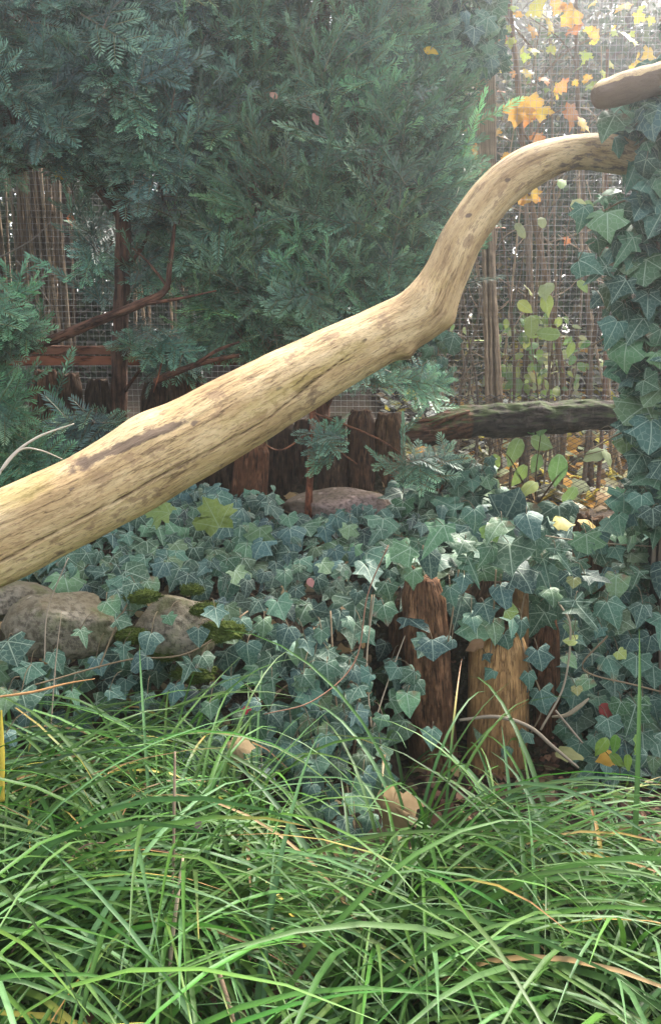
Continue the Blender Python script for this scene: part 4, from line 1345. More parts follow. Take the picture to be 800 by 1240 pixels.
# ------------------------------------------------------------------ saplings, poles and shrubs beyond the fence
def pole(name, label, pts, rad, tint, cat='sapling', group='thin stems behind the wire fence', branches=()):
    P = [at(*p) for p in pts]
    b = P[0].copy()
    b[2] = height(b[0], b[1]) - 0.03
    e = thing(name, label, cat, tuple(b), group)
    V, F, U = tube([b] + P, [rad[0]] + list(rad), 40, 10, 0.1, 25, int(pts[0][0]))
    st = obj('stem', make_mesh('stem', V - b, F, np.repeat(np.array(tint, float)[None], len(V), 0), U, M_reed), e)
    for br in branches:
        Q = [at(*p) for p in br]
        V, F, U = tube(Q, [.005, .0035, .002] if len(Q) == 3 else [.005, .0025], 14, 5, 0.1, 30)
        obj('branch', make_mesh('branch', V - b, F, np.repeat(np.array(tint, float)[None] * 0.9, len(V), 0), U, M_reed), st)
    return e


eb = thing('reed_bundle', 'upright bundle of tied grey reeds against the wire fence', 'reeds', tuple(at(600, 485, 3.52)))
for q in range(9):
    a, b = 583 + q * 2.4 - 6, 596 + (q % 5) * 4.2 - 6
    pts = [at(b, 500, 3.52 + .012 * (q % 3)), at((a + b) / 2 + rng.normal(0, 2), 330, 3.53 + .012 * (q % 3)), at(a + 2, 160, 3.54), at(a, 60, 3.54), at(a - 2, -80, 3.54)]
    V, F, U = tube(pts, [.010, .009, .008, .007, .006], 24, 6, 0.08, 30, q)
    obj('reed', make_mesh('reed', V - np.array(eb.location), F, np.repeat((np.array((1.5, 1.35, 1.2)) * rng.uniform(.8, 1.25))[None], len(V), 0), U, M_reed), eb)

pole('sapling_stem', 'leaning brown pole crossing behind the wire fence beside the reed bundle', [(683, 490, 3.75), (672, 400, 3.75), (655, 310, 3.75), (641, 235, 3.75), (632, 170, 3.75), (622, 60, 3.78), (612, -60, 3.8)], [.014, .014, .013, .012, .011, .010, .008], (.85, .66, .5),
     branches=[[(650, 290, 3.75), (662, 250, 3.7), (668, 215, 3.7)], [(636, 190, 3.75), (655, 150, 3.75), (700, 120, 3.75)]])
pole('sapling_stem', 'straight grey-brown pole behind the wire under the sawn limb', [(714, 470, 3.8), (710, 340, 3.8), (705, 220, 3.8), (699, 120, 3.8), (697, 40, 3.8), (696, -60, 3.8)], [.011, .011, .010, .010, .009, .008], (.75, .66, .58),
     branches=[[(698, 80, 3.8), (680, 50, 3.8), (640, 20, 3.8)]])
pole('sapling_stem', 'reddish thin pole close to the ivy trunk behind the wire', [(731, 480, 3.7), (733, 380, 3.7), (734, 250, 3.7), (733, 190, 3.7), (735, 60, 3.7)], [.010, .010, .009, .008, .007], (.85, .58, .48))
pole('sapling_stem', 'pale crooked stem rising behind the reed bundle', [(642, 480, 3.95), (640, 350, 3.95), (634, 200, 3.95), (626, 90, 3.95), (616, 10, 3.95), (612, -60, 3.95)], [.012, .012, .012, .013, .013, .012], (1.0, .95, .9),
     branches=[[(632, 180, 3.95), (618, 140, 3.9), (600, 100, 3.9)]])
pole('sapling_stem', 'slim stem with a fork low behind the wire', [(622, 480, 3.7), (620, 400, 3.7), (612, 320, 3.7), (605, 270, 3.7)], [.007, .006, .005, .004], (.7, .6, .5), branches=[[(618, 380, 3.7), (630, 330, 3.7), (634, 290, 3.7)]])
pole('sapling_stem', 'slender stem leaning toward the log bend behind the wire', [(556, 480, 3.7), (575, 400, 3.7), (590, 330, 3.72), (600, 280, 3.75)], [.006, .006, .005, .004], (.9, .85, .8))
pole('sapling_stem', 'second slender stem crossing low by the log bend', [(578, 485, 3.68), (568, 420, 3.68), (560, 360, 3.7), (556, 300, 3.72)], [.006, .005, .005, .004], (.8, .75, .7))
pole('sapling_stem', 'hair-thin upright stem between the leaning and straight poles', [(664, 480, 3.85), (665, 350, 3.85), (662, 240, 3.85), (668, 150, 3.85), (664, 40, 3.85)], [.005, .005, .004, .004, .003], (1.0, .95, .9), branches=[[(662, 270, 3.85), (676, 235, 3.85), (682, 210, 3.85)], [(665, 190, 3.85), (690, 170, 3.85), (720, 150, 3.85)]])
pole('sapling_stem', 'thick brown sapling beyond the netting below the mossy log', [(628, 640, 3.9), (632, 560, 3.9), (634, 500, 3.9), (636, 430, 3.9), (640, 340, 3.9)], [.02, .018, .016, .013, .01], (.5, .4, .33))
pole('sapling_stem', 'bare sapling beyond the netting near the ivy trunk', [(716, 640, 4.0), (714, 560, 4.0), (712, 500, 4.0), (716, 420, 4.0), (760, 250, 4.0)], [.02, .018, .014, .012, .008], (.5, .4, .33))
for q, (xa, ya, xb, yb, lb) in enumerate([(600, 400, 520, 452, 'first'), (535, 490, 580, 420, 'second')]):
    pole('sapling_stem', 'thin crossing stem against the wire by the log bend, ' + ('lower' if q else 'upper'), [(xa, ya, 3.7), ((xa + xb) / 2, (ya + yb) / 2 - 6, 3.7), (xb, yb, 3.7)], [.004, .003, .002], (1, .95, .9))

MAPLE_ME = {}
for nm, c, ed in (('y', (0.72, 0.50, 0.07), (0.62, 0.42, 0.06)), ('o', (0.60, 0.31, 0.08), (0.50, 0.21, 0.05)), ('g', (0.16, 0.26, 0.05), (0.22, 0.30, 0.06)), ('yo', (0.72, 0.45, 0.07), (0.60, 0.26, 0.05)), ('l', (0.45, 0.50, 0.10), (0.5, 0.5, 0.08))):
    MAPLE_ME[nm] = [tint_mesh(0, 'maple_leaf', MAPLE, c, M_veined, 200 + k, ed, 0.2, 0.05) for k in range(3)]
OVAL_ME = {nm: [tint_mesh(0, 'oval_leaf', OVAL, c, M_veined, 230 + k, None, 0.3, 0.03) for k in range(3)] for nm, c in (('lime', (0.30, 0.40, 0.10)), ('green', (0.16, 0.28, 0.09)), ('pale', (0.40, 0.44, 0.20)), ('fresh', (0.18, 0.36, 0.05)))}


def leaf_matrix(p, size, N=None, tip=None, sd=0.5):
    N = np.array((0, -0.85, 0.4)) if N is None else np.array(N, float)
    tip = np.array((0, -0.1, -1.0)) if tip is None else np.array(tip, float)
    Rm = frame_mats((N + rng.normal(0, sd, 3))[None], (tip + rng.normal(0, sd * 1.3, 3))[None], np.array([size]))[0]
    q = p - Rm @ np.array((0, 0.45, 0))
    return to_matrix(Rm, q)


def leafy(name, label, cat, base, stems, leaves, group=None, r0=.006, tint=(.75, .65, .52)):
    """thing > stem, leaf. leaves: (px, py, Y, width px, mesh list)"""
    e = thing(name, label, cat, tuple(base), group)
    main = None
    for st in stems:
        Q = [at(*p) for p in st]
        rr = np.linspace(r0, r0 * .35, len(Q))
        V, F, U = tube(Q, rr, 16, 5, 0.1, 30)
        o = obj('stem' if main is None else 'branch', make_mesh('stem', V - np.array(base), F, np.repeat(np.array(tint, float)[None], len(V), 0), U, M_reed), main or e)
        main = main or o
    for (px, py, Y, w, ml) in leaves:
        o = obj('leaf', ml[rng.integers(0, len(ml))])
        k = 1.25 if ml in MAPLE_ME.values() else 0.62
        place_child(o, e, leaf_matrix(at(px, py, Y), w * mpp(Y) / k))
    return e


Mp = MAPLE_ME
b = at(650, 560, 3.95)
b[2] = height(b[0], b[1])
leafy('maple_sapling', 'yellow and orange leaved maple sapling behind the wire fence', 'sapling', b,
      [[(650, 560, 3.95), (648, 400, 3.95), (652, 250, 3.9), (640, 130, 3.85), (655, 20, 3.85), (660, -60, 3.85)], [(645, 180, 3.87), (615, 130, 3.8), (590, 90, 3.8)], [(648, 100, 3.85), (690, 60, 3.8), (760, 30, 3.8)], [(652, 250, 3.9), (700, 180, 3.8), (720, 130, 3.8)],
       [(652, 200, 3.88), (610, 200, 3.8), (575, 190, 3.8)], [(645, 60, 3.85), (620, 30, 3.8), (600, 5, 3.8)]],
      [(626, 136, 3.74, 34, Mp['y']), (643, 131, 3.73, 32, Mp['y']), (636, 142, 3.75, 26, Mp['yo']), (655, 137, 3.76, 24, Mp['yo']), (692, 142, 3.74, 34, Mp['o']), (708, 152, 3.74, 26, Mp['yo']), (640, 236, 3.74, 30, Mp['yo']), (630, 240, 3.76, 20, Mp['o']), (574, 185, 3.74, 20, Mp['o']), (600, 162, 3.76, 14, Mp['y']),
       (606, 110, 3.76, 12, Mp['o']), (650, 8, 3.76, 26, Mp['l']), (645, 39, 3.76, 18, Mp['y']), (666, 33, 3.76, 20, Mp['y']), (668, 60, 3.76, 14, Mp['l']), (646, 62, 3.76, 14, Mp['l']), (764, 46, 3.76, 28, Mp['l']), (753, 8, 3.76, 22, Mp['yo']), (744, 40, 3.76, 12, Mp['l']),
       (595, 26, 3.76, 16, Mp['o']), (608, 46, 3.76, 12, Mp['o']), (618, 52, 3.76, 14, Mp['l']), (718, 42, 3.76, 14, Mp['o']), (690, 20, 3.76, 26, Mp['yo']), (695, 36, 3.76, 14, Mp['o']), (660, 97, 3.76, 16, Mp['o']), (680, 105, 3.76, 16, Mp['o']), (674, 115, 3.76, 14, Mp['yo']),
       (650, 168, 3.76, 18, Mp['o']), (612, 188, 3.76, 12, Mp['y']), (770, 72, 3.76, 18, Mp['yo']), (785, 66, 3.76, 22, Mp['y']), (738, 78, 3.76, 14, Mp['l']), (697, 84, 3.76, 12, Mp['g']), (640, 88, 3.76, 16, Mp['y']), (686, 292, 3.76, 12, Mp['o']), (604, 275, 3.76, 14, Mp['o']), (675, 10, 3.76, 18, Mp['o']), (600, 205, 3.76, 12, Mp['o']), (780, 100, 3.76, 14, Mp['y'])] + [(rng.uniform(600, 795), rng.uniform(-10, 110), 3.72 + rng.uniform(0, .2), rng.uniform(8, 15), Mp[('l', 'y', 'g', 'y', 'l', 'yo')[k % 6]]) for k in range(40)])

sh_leaves = []
for k in range(150):
    px, py = rng.normal(652, 42), rng.uniform(385, 480)
    sh_leaves.append((px, py, 3.72 + rng.uniform(0, .25), rng.uniform(5, 11), OVAL_ME[('lime', 'green', 'pale')[k % 3]]))
sh_leaves += [(635, 371, 3.58, 15, OVAL_ME['lime']), (661, 367, 3.58, 17, OVAL_ME['lime']), (643, 393, 3.58, 19, OVAL_ME['lime']), (665, 405, 3.58, 18, OVAL_ME['green']), (640, 350, 3.58, 14, OVAL_ME['pale']), (660, 350, 3.58, 16, OVAL_ME['pale']), (690, 422, 3.6, 12, OVAL_ME['lime']), (656, 268, 3.6, 10, OVAL_ME['pale']),
              (630, 278, 3.6, 13, OVAL_ME['pale']), (680, 220, 3.6, 14, OVAL_ME['lime']), (700, 248, 3.6, 14, OVAL_ME['pale']), (712, 250, 3.6, 12, OVAL_ME['green']), (705, 345, 3.6, 12, OVAL_ME['lime'])]
b = at(655, 560, 3.8)
b[2] = height(b[0], b[1])
leafy('bramble_shrub', 'pale green leafy shrub behind the wire between the poles', 'shrub', b,
      [[(655, 560, 3.8), (650, 470, 3.78), (640, 400, 3.72), (636, 360, 3.64)], [(655, 560, 3.8), (662, 470, 3.78), (664, 400, 3.7), (660, 340, 3.62)], [(655, 560, 3.8), (690, 480, 3.8), (700, 420, 3.7)], [(655, 560, 3.8), (620, 480, 3.8), (612, 440, 3.8)], [(655, 560, 3.8), (670, 400, 3.75), (690, 260, 3.65), (700, 240, 3.62)]],
      sh_leaves, None, .004)
lw = [(622, 545, 3.0, 24, OVAL_ME['green']), (655, 535, 3.0, 20, OVAL_ME['green']), (674, 568, 3.0, 26, OVAL_ME['green']), (640, 515, 2.66, 16, OVAL_ME['green']), (657, 513, 2.66, 18, OVAL_ME['green']), (630, 575, 3.0, 20, OVAL_ME['lime']), (720, 550, 3.0, 18, OVAL_ME['pale']), (735, 552, 3.0, 16, OVAL_ME['pale']), (650, 560, 3.0, 16, OVAL_ME['green']),
      (600, 560, 3.0, 16, OVAL_ME['lime']), (640, 590, 2.9, 20, OVAL_ME['lime']), (690, 600, 2.9, 18, OVAL_ME['green'])]
b = at(650, 640, 3.02)
b[2] = height(b[0], b[1])
leafy('leafy_sapling', 'small green leafy sapling in front of the diamond netting', 'sapling', b, [[(650, 640, 3.02), (648, 580, 3.02), (655, 520, 2.9)], [(650, 620, 3.02), (620, 560, 3.0), (605, 545, 3.0)], [(650, 610, 3.02), (690, 560, 3.0), (730, 545, 3.0)]], lw, None, .004, (.5, .42, .3))
b = at(748, 985, 1.78)
b[2] = height(b[0], b[1])
leafy('seedling', 'bright green seedling on the bare soil below the ivy clump', 'plant', b,
      [[(748, 985, 1.80), (750, 940, 1.82), (748, 905, 1.84)], [(750, 930, 1.82), (770, 905, 1.82)], [(750, 930, 1.82), (728, 905, 1.82)], [(750, 950, 1.82), (765, 945, 1.80)]],
      [(728, 903, 1.80, 18, OVAL_ME['fresh']), (745, 900, 1.80, 16, OVAL_ME['fresh']), (771, 902, 1.80, 22, OVAL_ME['fresh']), (746, 920, 1.79, 16, OVAL_ME['fresh']), (759, 922, 1.79, 14, OVAL_ME['fresh']), (760, 948, 1.78, 15, OVAL_ME['fresh']), (741, 938, 1.78, 12, OVAL_ME['fresh']), (763, 966, 1.77, 13, OVAL_ME['lime']), (745, 965, 1.77, 12, OVAL_ME['lime'])], None, .0022, (.3, .4, .15))

# bare twiggy shrubs that fill the gap behind the wire
for q, (bx, lb) in enumerate(((600, 'bare twiggy shrub behind the reed bundle'), (680, 'bare twiggy shrub between the two long poles'), (745, 'bare twiggy shrub behind the ivy trunk'), (545, 'bare twiggy shrub in the corner below the log bend'))):
    r_ = np.random.default_rng(400 + q)
    b = at(bx, 560, 4.15)
    b[2] = height(b[0], b[1])
    e = thing('bare_shrub', lb, 'shrub', tuple(b), 'bare shrubs beyond the wire')
    for k in range(6):
        top = at(bx + r_.normal(0, 42), r_.uniform(20, 330) if q < 3 else r_.uniform(330, 440), 4.05 + r_.normal(0, .15))
        mid = (b + top) / 2 + r_.normal(0, .07, 3) * np.array((1, .5, .3))
        V, F, U = tube([b + r_.normal(0, .03, 3) * np.array((1, 1, 0)), mid, top], [.008, .006, .0025], 16, 5, 0.1, 20, k)
        tn = np.array((1.5, 1.4, 1.25)) * r_.uniform(.6, 1.3)
        so = obj('stem', make_mesh('stem', V - b, F, np.repeat(tn[None], len(V), 0), U, M_reed), e)
        line = resample([b, mid, top], 12)
        for w in range(4):
            a = line[r_.integers(4, 11)]
            c = a + np.array((r_.normal(0, .16), r_.normal(0, .05), r_.uniform(.05, .28)))
            V, F, U = tube([a, (a + c) / 2 + r_.normal(0, .02, 3), c], [.004, .003, .0015], 7, 4, 0, 20)
            obj('twig', make_mesh('twig', V - b, F, np.repeat(tn[None], len(V), 0), U, M_reed), so)

# ------------------------------------------------------------------ single leaves lying about
DRY = {'brown': (0.21, 0.12, 0.065), 'tan': (0.42, 0.28, 0.15), 'yellow': (0.70, 0.50, 0.05), 'orange': (0.60, 0.24, 0.05), 'lime': (0.42, 0.44, 0.16), 'pink': (0.42, 0.24, 0.17), 'rust': (0.32, 0.11, 0.05)}


def fallen(label, px, py, Y, w, c, half=OVAL, N=(0, -0.5, 0.8), tip=(0.7, 0, -0.2), bend=0.5, cat='leaf', mat=None, seed=0):
    me = tint_mesh(0, 'fallen_leaf', half, DRY[c] if isinstance(c, str) else c, mat or M_dry, 300 + seed, None, bend, 0.05)
    o = obj('fallen_leaf', me, None, label, cat)
    k = {id(OVAL): 0.9, id(MAPLE): 1.2, id(IVY_B): 1.0}[id(half)]
    o.matrix_basis = leaf_matrix(at(px, py, Y), w * mpp(Y) / k, N, tip, 0.1)
    return o


fallen('big curled brown dead leaf resting on the sedge below the stakes', 482, 972, 1.46, 62, 'brown', MAPLE, (-0.3, -0.7, 0.65), (1, 0, 0.55), 0.95, seed=1)
fallen('ragged tan dead leaf caught in the sedge under the ivy tongue', 290, 902, 1.60, 40, (0.27, 0.18, 0.10), MAPLE, (0, -0.6, 0.7), (1, 0, -0.1), 0.8, seed=2)
fallen('rust brown dead leaf low among the nearest sedge blades', 114, 1232, 0.98, 36, 'brown', OVAL, (0, -0.5, 0.8), (1, 0, 0.1), 0.4, seed=3)
fallen('green maple leaf lying on the ivy below the log', 256, 620, 2.24, 60, (0.20, 0.30, 0.06), MAPLE, (0, -0.85, 0.5), (-0.3, 0, 1), 0.55, mat=M_veined, seed=4)
fallen('smaller dull green maple leaf tucked against the log', 192, 618, 2.26, 40, (0.15, 0.23, 0.06), MAPLE, (0, -0.5, 0.8), (-1, 0, 0.3), 0.5, mat=M_veined, seed=5)
fallen('yellow oval leaf stuck high in the dense yew', 521, 61, 3.0, 15, 'yellow', OVAL, (0, -0.9, 0.3), (1, 0, -.6), .2, seed=6, mat=M_leaf)
fallen('pale lime leaf lying at the foot of the stakes', 688, 913, 1.90, 36, 'lime', OVAL, (0, -0.5, 0.85), (1, 0, 0), .3, seed=7, mat=M_leaf)
fallen('yellow torn leaf under the bright seedling', 731, 918, 1.84, 24, 'yellow', IVY_B, (0, -0.6, 0.8), (-1, 0, -.3), .3, seed=8, mat=M_leaf)
fallen('yellow leaf curled on top of the weathered stub', 685, 632, 2.28, 27, (0.50, 0.38, 0.12), IVY_B, (0, -0.6, 0.8), (1, 0, -.2), .4, seed=9, mat=M_leaf)
fallen('orange-brown leaf beside the yellow one on the stub', 712, 634, 2.30, 28, (0.5, 0.30, 0.07), OVAL, (0.2, -0.6, 0.8), (1, 0, -.5), .4, seed=10, mat=M_leaf)
fallen('pinkish dry leaf on the ivy carpet', 376, 705, 2.04, 12, 'pink', OVAL, (0, -0.8, 0.5), (0.2, 0, -1), .2, seed=11)
fallen('small red leaf on a stem over the sedge', 298, 860, 1.7, 12, (0.6, 0.13, 0.06), MAPLE, (0, -0.8, 0.5), (0.1, 0, -1), .2, seed=12)
fallen('salmon dead leaf lodged in the yew foliage', 486, 104, 3.0, 18, 'pink', OVAL, (0, -0.9, 0.3), (1, 0, .7), .2, seed=13)
fallen('light brown dead leaf high in the left yew', 180, 96, 2.85, 14, 'tan', OVAL, (0, -0.9, 0.3), (1, 0, .4), .2, seed=14)
fallen('orange dead leaf hooked on a twig before the reeds', 87, 266, 3.5, 16, 'orange', OVAL, (0, -0.9, 0.3), (.4, 0, -1), .3, seed=15)
fallen('yellow leaf held up in the dark yew limbs', 75, 210, 2.85, 16, 'yellow', MAPLE, (0, -0.9, 0.3), (.4, 0, -1), .3, seed=16, mat=M_leaf)
fallen('pink-brown dead leaf perched on a yew shoot', 331, 115, 2.85, 12, 'pink', OVAL, (0, -0.9, 0.3), (-.6, 0, .6), .3, seed=17)
fallen('grey dry leaf standing among sedge blades', 240, 1000, 1.28, 20, (0.30, 0.22, 0.20), OVAL, (0, -0.9, 0.3), (-.2, 0, 1), .3, seed=18)
fallen('small salmon leaf low in the yew crown', 382, 143, 2.86, 12, 'pink', OVAL, (0, -0.9, 0.3), (.3, 0, -1), .3, seed=19)
fallen('green lobed leaf poking out of the sedge', 515, 1045, 1.32, 52, (0.10, 0.22, 0.05), MAPLE, (0, -0.75, 0.6), (0.2, 0, -1), .35, mat=M_veined, seed=20)
fallen('brown curled ivy leaf hanging on the tan stake', 577, 782, 2.0, 22, 'brown', OVAL, (0, -0.9, 0.3), (-.9, 0, -.4), .8, seed=21)
fallen('brown dry leaf in the shaded soil', 735, 860, 2.0, 24, 'rust', OVAL, (0, -0.6, 0.7), (1, 0, -.3), .4, seed=22)


# litter of chips on bare soil and beyond the fence: too many to count
def litter(name, label, n, xr, yr, cols, size, mat, lift=0.01):
    V, F, P = leaf_template(OVAL, 0.5, 0.05, 71)
    V2, F2, P2 = leaf_template(IVY_B, 0.3, 0.08, 72)
    x, y = rng.uniform(*xr, n), rng.uniform(*yr, n)
    p = np.stack([x, y, height(x, y) + lift * rng.random(n)], -1)
    N = ground_normal(x, y) + rng.normal(0, 0.45, (n, 3))
    tip = rng.normal(0, 1, (n, 3)) * np.array((1, 1, .2))
    S = rng.uniform(*size, n)
    Rm = frame_mats(N, tip, S)
    vv, ff, cc, m = [], [], [], 0
    ca = np.array(cols)[rng.integers(0, len(cols), n)] * np.exp(rng.normal(0, .25, (n, 1)))
    for (TV, TF), sel in (((V, F), np.arange(0, n, 2)), ((V2, F2), np.arange(1, n, 2))):
        vv.append((np.einsum('nij,kj->nki', Rm[sel], TV) + p[sel][:, None]).reshape(-1, 3))
        ff.append((TF[None] + (np.arange(len(sel)) * len(TV))[:, None, None]).reshape(-1, 3) + m)
        cc.append(np.repeat(ca[sel], len(TV), 0))
        m += len(sel) * len(TV)
    obj(name, make_mesh(name, np.concatenate(vv), np.concatenate(ff), np.concatenate(cc), None, mat), None, label, None, None, 'stuff')


litter('leaf_litter', 'fallen leaves covering the ground beyond the netting', 5200, (0.36, 4.2), (3.35, 8.5), [(.55, .45, .25), (.60, .55, .42), (.55, .24, .06), (.60, .42, .07), (.32, .18, .09), (.42, .42, .22), (.66, .62, .52)], (.05, .12), M_dry, .06)
litter('wood_chips', 'brown chips and leaf scraps on the soil by the seedling', 2600, (0.25, 1.2), (1.5, 2.3), [(.20, .11, .06), (.13, .07, .04), (.28, .17, .09), (.08, .05, .03)], (.008, .034), M_dry, .02)
litter('dry_scraps', 'dry scraps lying under the ivy of the bank', 3200, (-2.6, 2.8), (1.5, 3.4), [(.30, .17, .09), (.20, .12, .07), (.36, .25, .15)], (.02, .05), M_dry, .02)


# ------------------------------------------------------------------ sedge
def blades(P, az, a0, a1, L, wd, cols, tipc, nseg=11, curlx=0.0):
    """strap leaves with a V fold. returns V, F, C"""
    n = len(P)
    t = np.linspace(0, 1, nseg + 1)
    ang = a0[:, None] + (a1 - a0)[:, None] * t[None] ** 1.35
    h = np.stack([np.cos(az), np.sin(az), 0 * az], -1)
    lat = np.stack([-np.sin(az), np.cos(az), 0 * az], -1)
    ds = (L / nseg)[:, None]
    hx = np.cumsum(np.sin(ang) * ds, 1) - np.sin(ang) * ds
    hz = np.cumsum(np.cos(ang) * ds, 1) - np.cos(ang) * ds
    side = rng.normal(0, 0.045, n)[:, None] * (t[None] ** 2) * L[:, None]
    C = P[:, None] + h[:, None] * hx[..., None] + np.array((0, 0, 1.0)) * hz[..., None] + lat[:, None] * side[..., None]
    tw = rng.normal(0, 0.5, n)[:, None] * t[None]
    nrmv = h[:, None] * np.cos(ang)[..., None] * -1 + np.array((0, 0, 1.0)) * np.sin(ang)[..., None]
    nrmv = -nrmv
    lt = lat[:, None] * np.cos(tw)[..., None] + nrmv * np.sin(tw)[..., None]
    w = wd[:, None] * 0.5 * np.minimum(1, 0.55 + 2.5 * t)[None] * (1 - t[None] ** 3.0 * 0.94)
    e1 = C + lt * w[..., None] - nrmv * (w * 0.35)[..., None]
    e2 = C - lt * w[..., None] - nrmv * (w * 0.35)[..., None]
    V = np.stack([e1, C, e2], 2).reshape(-1, 3)
    k = nseg + 1
    base = (np.arange(n) * k * 3)[:, None, None]
    i = np.arange(nseg)[None, :, None] * 3
    q = np.array([[0, 1, 4, 3], [1, 2, 5, 4]])
    F = (base[..., None] + i[..., None] + q[None, None]).reshape(-1, 4)
    cc = np.repeat(cols[:, None], k, 1)
    tb = np.clip((t[None] - tipc[:, None]) / 0.15, 0, 1)[..., None]
    yel = np.array((0.36, 0.28, 0.06))
    brn = np.array((0.30, 0.15, 0.07))
    tb2 = np.clip((t[None] - tipc[:, None] - 0.12) / 0.15, 0, 1)[..., None]
    cc = cc * (1 - tb) + yel * tb
    cc = cc * (1 - tb2) + brn * tb2
    cb = np.clip(1 - t[None] / 0.14, 0, 1)[..., None]
    cc = cc * (1 - cb) + np.array((0.20, 0.22, 0.08)) * cb
    C3 = np.repeat(cc[:, :, None], 3, 2)
    C3[:, :, 1] *= 1.22          # pale midrib
    return V, F, C3.reshape(-1, 3)


def build_sedge():
    VV, FF, CC, m = [], [], [], 0
    r_ = rng
    # big fountains first, then shorter tufts that fill in between
    tufts = [(-0.66, 1.56, 1.15, 200), (-0.40, 1.62, 0.95, 110), (-0.20, 1.58, 1.0, 110), (0.16, 1.44, 1.2, 230), (0.40, 1.38, 1.05, 130), (0.66, 1.36, 0.95, 110), (-0.88, 1.34, 1.2, 130), (-0.30, 1.28, 1.25, 220),
             (0.10, 1.14, 1.15, 190), (0.45, 1.10, 1.2, 210), (0.78, 1.08, 1.1, 120), (-0.62, 1.10, 1.25, 210), (-0.12, 0.90, 1.2, 200), (0.28, 0.84, 1.15, 140), (-0.42, 0.82, 1.2, 150), (0.62, 0.78, 1.15, 130), (-0.74, 0.76, 1.1, 110), (0.02, 0.66, 1.0, 100), (1.0, 1.25, 1.0, 100), (-1.05, 1.05, 1.1, 100), (1.3, 1.45, 1.0, 100), (1.25, 1.0, 1.1, 100), (-1.35, 1.4, 1.1, 100), (-1.4, 0.95, 1.1, 100), (1.15, 0.7, 1.0, 90), (-1.15, 0.65, 1.0, 90), (1.6, 1.2, 1.0, 80), (-1.7, 1.25, 1.0, 80), (0.16, 1.88, .72, 30)]
    for y in np.arange(0.56, 1.74, 0.15):
        for x in np.arange(-1.7, 1.75, 0.19):
            x_, y_ = x + r_.uniform(-.07, .07), y + r_.uniform(-.06, .06)
            if (x_ > 0.28 and y_ > 1.5) or (-0.04 < x_ < 0.12 and y_ > 1.5):
                continue
            tufts.append((x_, y_, r_.uniform(0.5, 0.72), int(r_.uniform(14, 24))))
    for (x, y, s, n) in tufts:
        az0 = r_.normal(-0.6 if x > 0.05 else (-1.57 if x > -0.45 else -1.1), 0.5)
        sp = 0.030 if n > 60 else 0.04
        px = x + r_.normal(0, sp, n)
        py = y + r_.normal(0, sp, n)
        P = np.stack([px, py, height(px, py) - 0.005], -1)
        az = np.where(r_.random(n) < 0.50, r_.normal(az0, 0.75, n), r_.uniform(0, 2 * np.pi, n))   # each tuft flops its own way
        a0 = np.abs(r_.normal(0.26, 0.20, n))
        a1 = np.clip(r_.normal(r_.uniform(1.85, 2.2), 0.30, n), 1.2, 2.7)
        L = s * np.clip(r_.normal(0.58, 0.11, n), 0.22, 0.82) * (1 - 0.22 * smooth(1.35, 1.75, y)) * (1 - 0.25 * smooth(0.1, 0.35, x) * smooth(1.3, 1.5, y))
        wd = r_.uniform(0.0065, 0.0128, n)
        g = np.array((0.056, 0.130, 0.022))
        col = g * np.exp(r_.normal(0, .22, (n, 1))) * np.exp(r_.normal(0, .10, (n, 3)))
        bl = r_.random(n) < 0.2
        col[bl] = np.array((0.074, 0.152, 0.056)) * np.exp(r_.normal(0, .18, (bl.sum(), 1)))
        dead = r_.random(n) < 0.022
        col[dead] = np.array((0.32, 0.21, 0.10)) * np.exp(r_.normal(0, .3, (dead.sum(), 1)))
        yl = r_.random(n) < 0.004
        col[yl] = np.array((0.50, 0.42, 0.08))
        tipc = np.where(r_.random(n) < 0.06, r_.uniform(0.55, 0.95, n), 2.0)
        V, F, C = blades(P, az, a0, a1, L, wd, col, tipc)
        # the sedge leaves room where ivy, stakes, boulders and bare soil are
        d = V[:, 1] * CP - (V[:, 2] - CAM_Z) * SP
        qx = W / 2 + FPX * V[:, 0] / d
        qy = H / 2 - FPX * ((V[:, 2] - CAM_Z) * CP + V[:, 1] * SP) / d
        bad = ((qx > 358) & (qx < 462) & (qy < 1015)) | ((qx > 478) & (qx < 690) & (qy < 885)) | ((qx > 640) & (qy < 938)) | ((qx < 280) & (qy < 822)) | ((qx > 470) & (qx < 560) & (qy > 940) & (qy < 1000)) | (qy < 775)
        badb = (bad.reshape(n, -1).mean(1) > 0.10) & (r_.random(n) < 0.84)
        kf = np.repeat(~badb, len(F) // n)
        F = F[kf]
        VV.append(V)
        FF.append(F + m)
        CC.append(C)
        m += len(V)
    o = make_mesh('sedge_grass', np.concatenate(VV), np.concatenate(FF), np.concatenate(CC), None, M_sedge)
    obj('sedge_grass', o, None, 'lush arching green sedge covering the foreground', None, None, 'stuff')


build_sedge()


# ------------------------------------------------------------------ dry stalks and twigs
def stalk(name, label, pts, rad, tint, cat='stalk', group=None, mat=None, flat=1.0):
    Q = [at(*p) for p in pts]
    V, F, U = tube(Q, rad, 30, 7, 0.12, 60, int(pts[0][0]))
    o = obj(name, make_mesh(name, V, F, np.repeat(np.array(tint, float)[None], len(V), 0), U, mat or M_twig), None, label, cat, group)
    return recentre(o, Q[0])


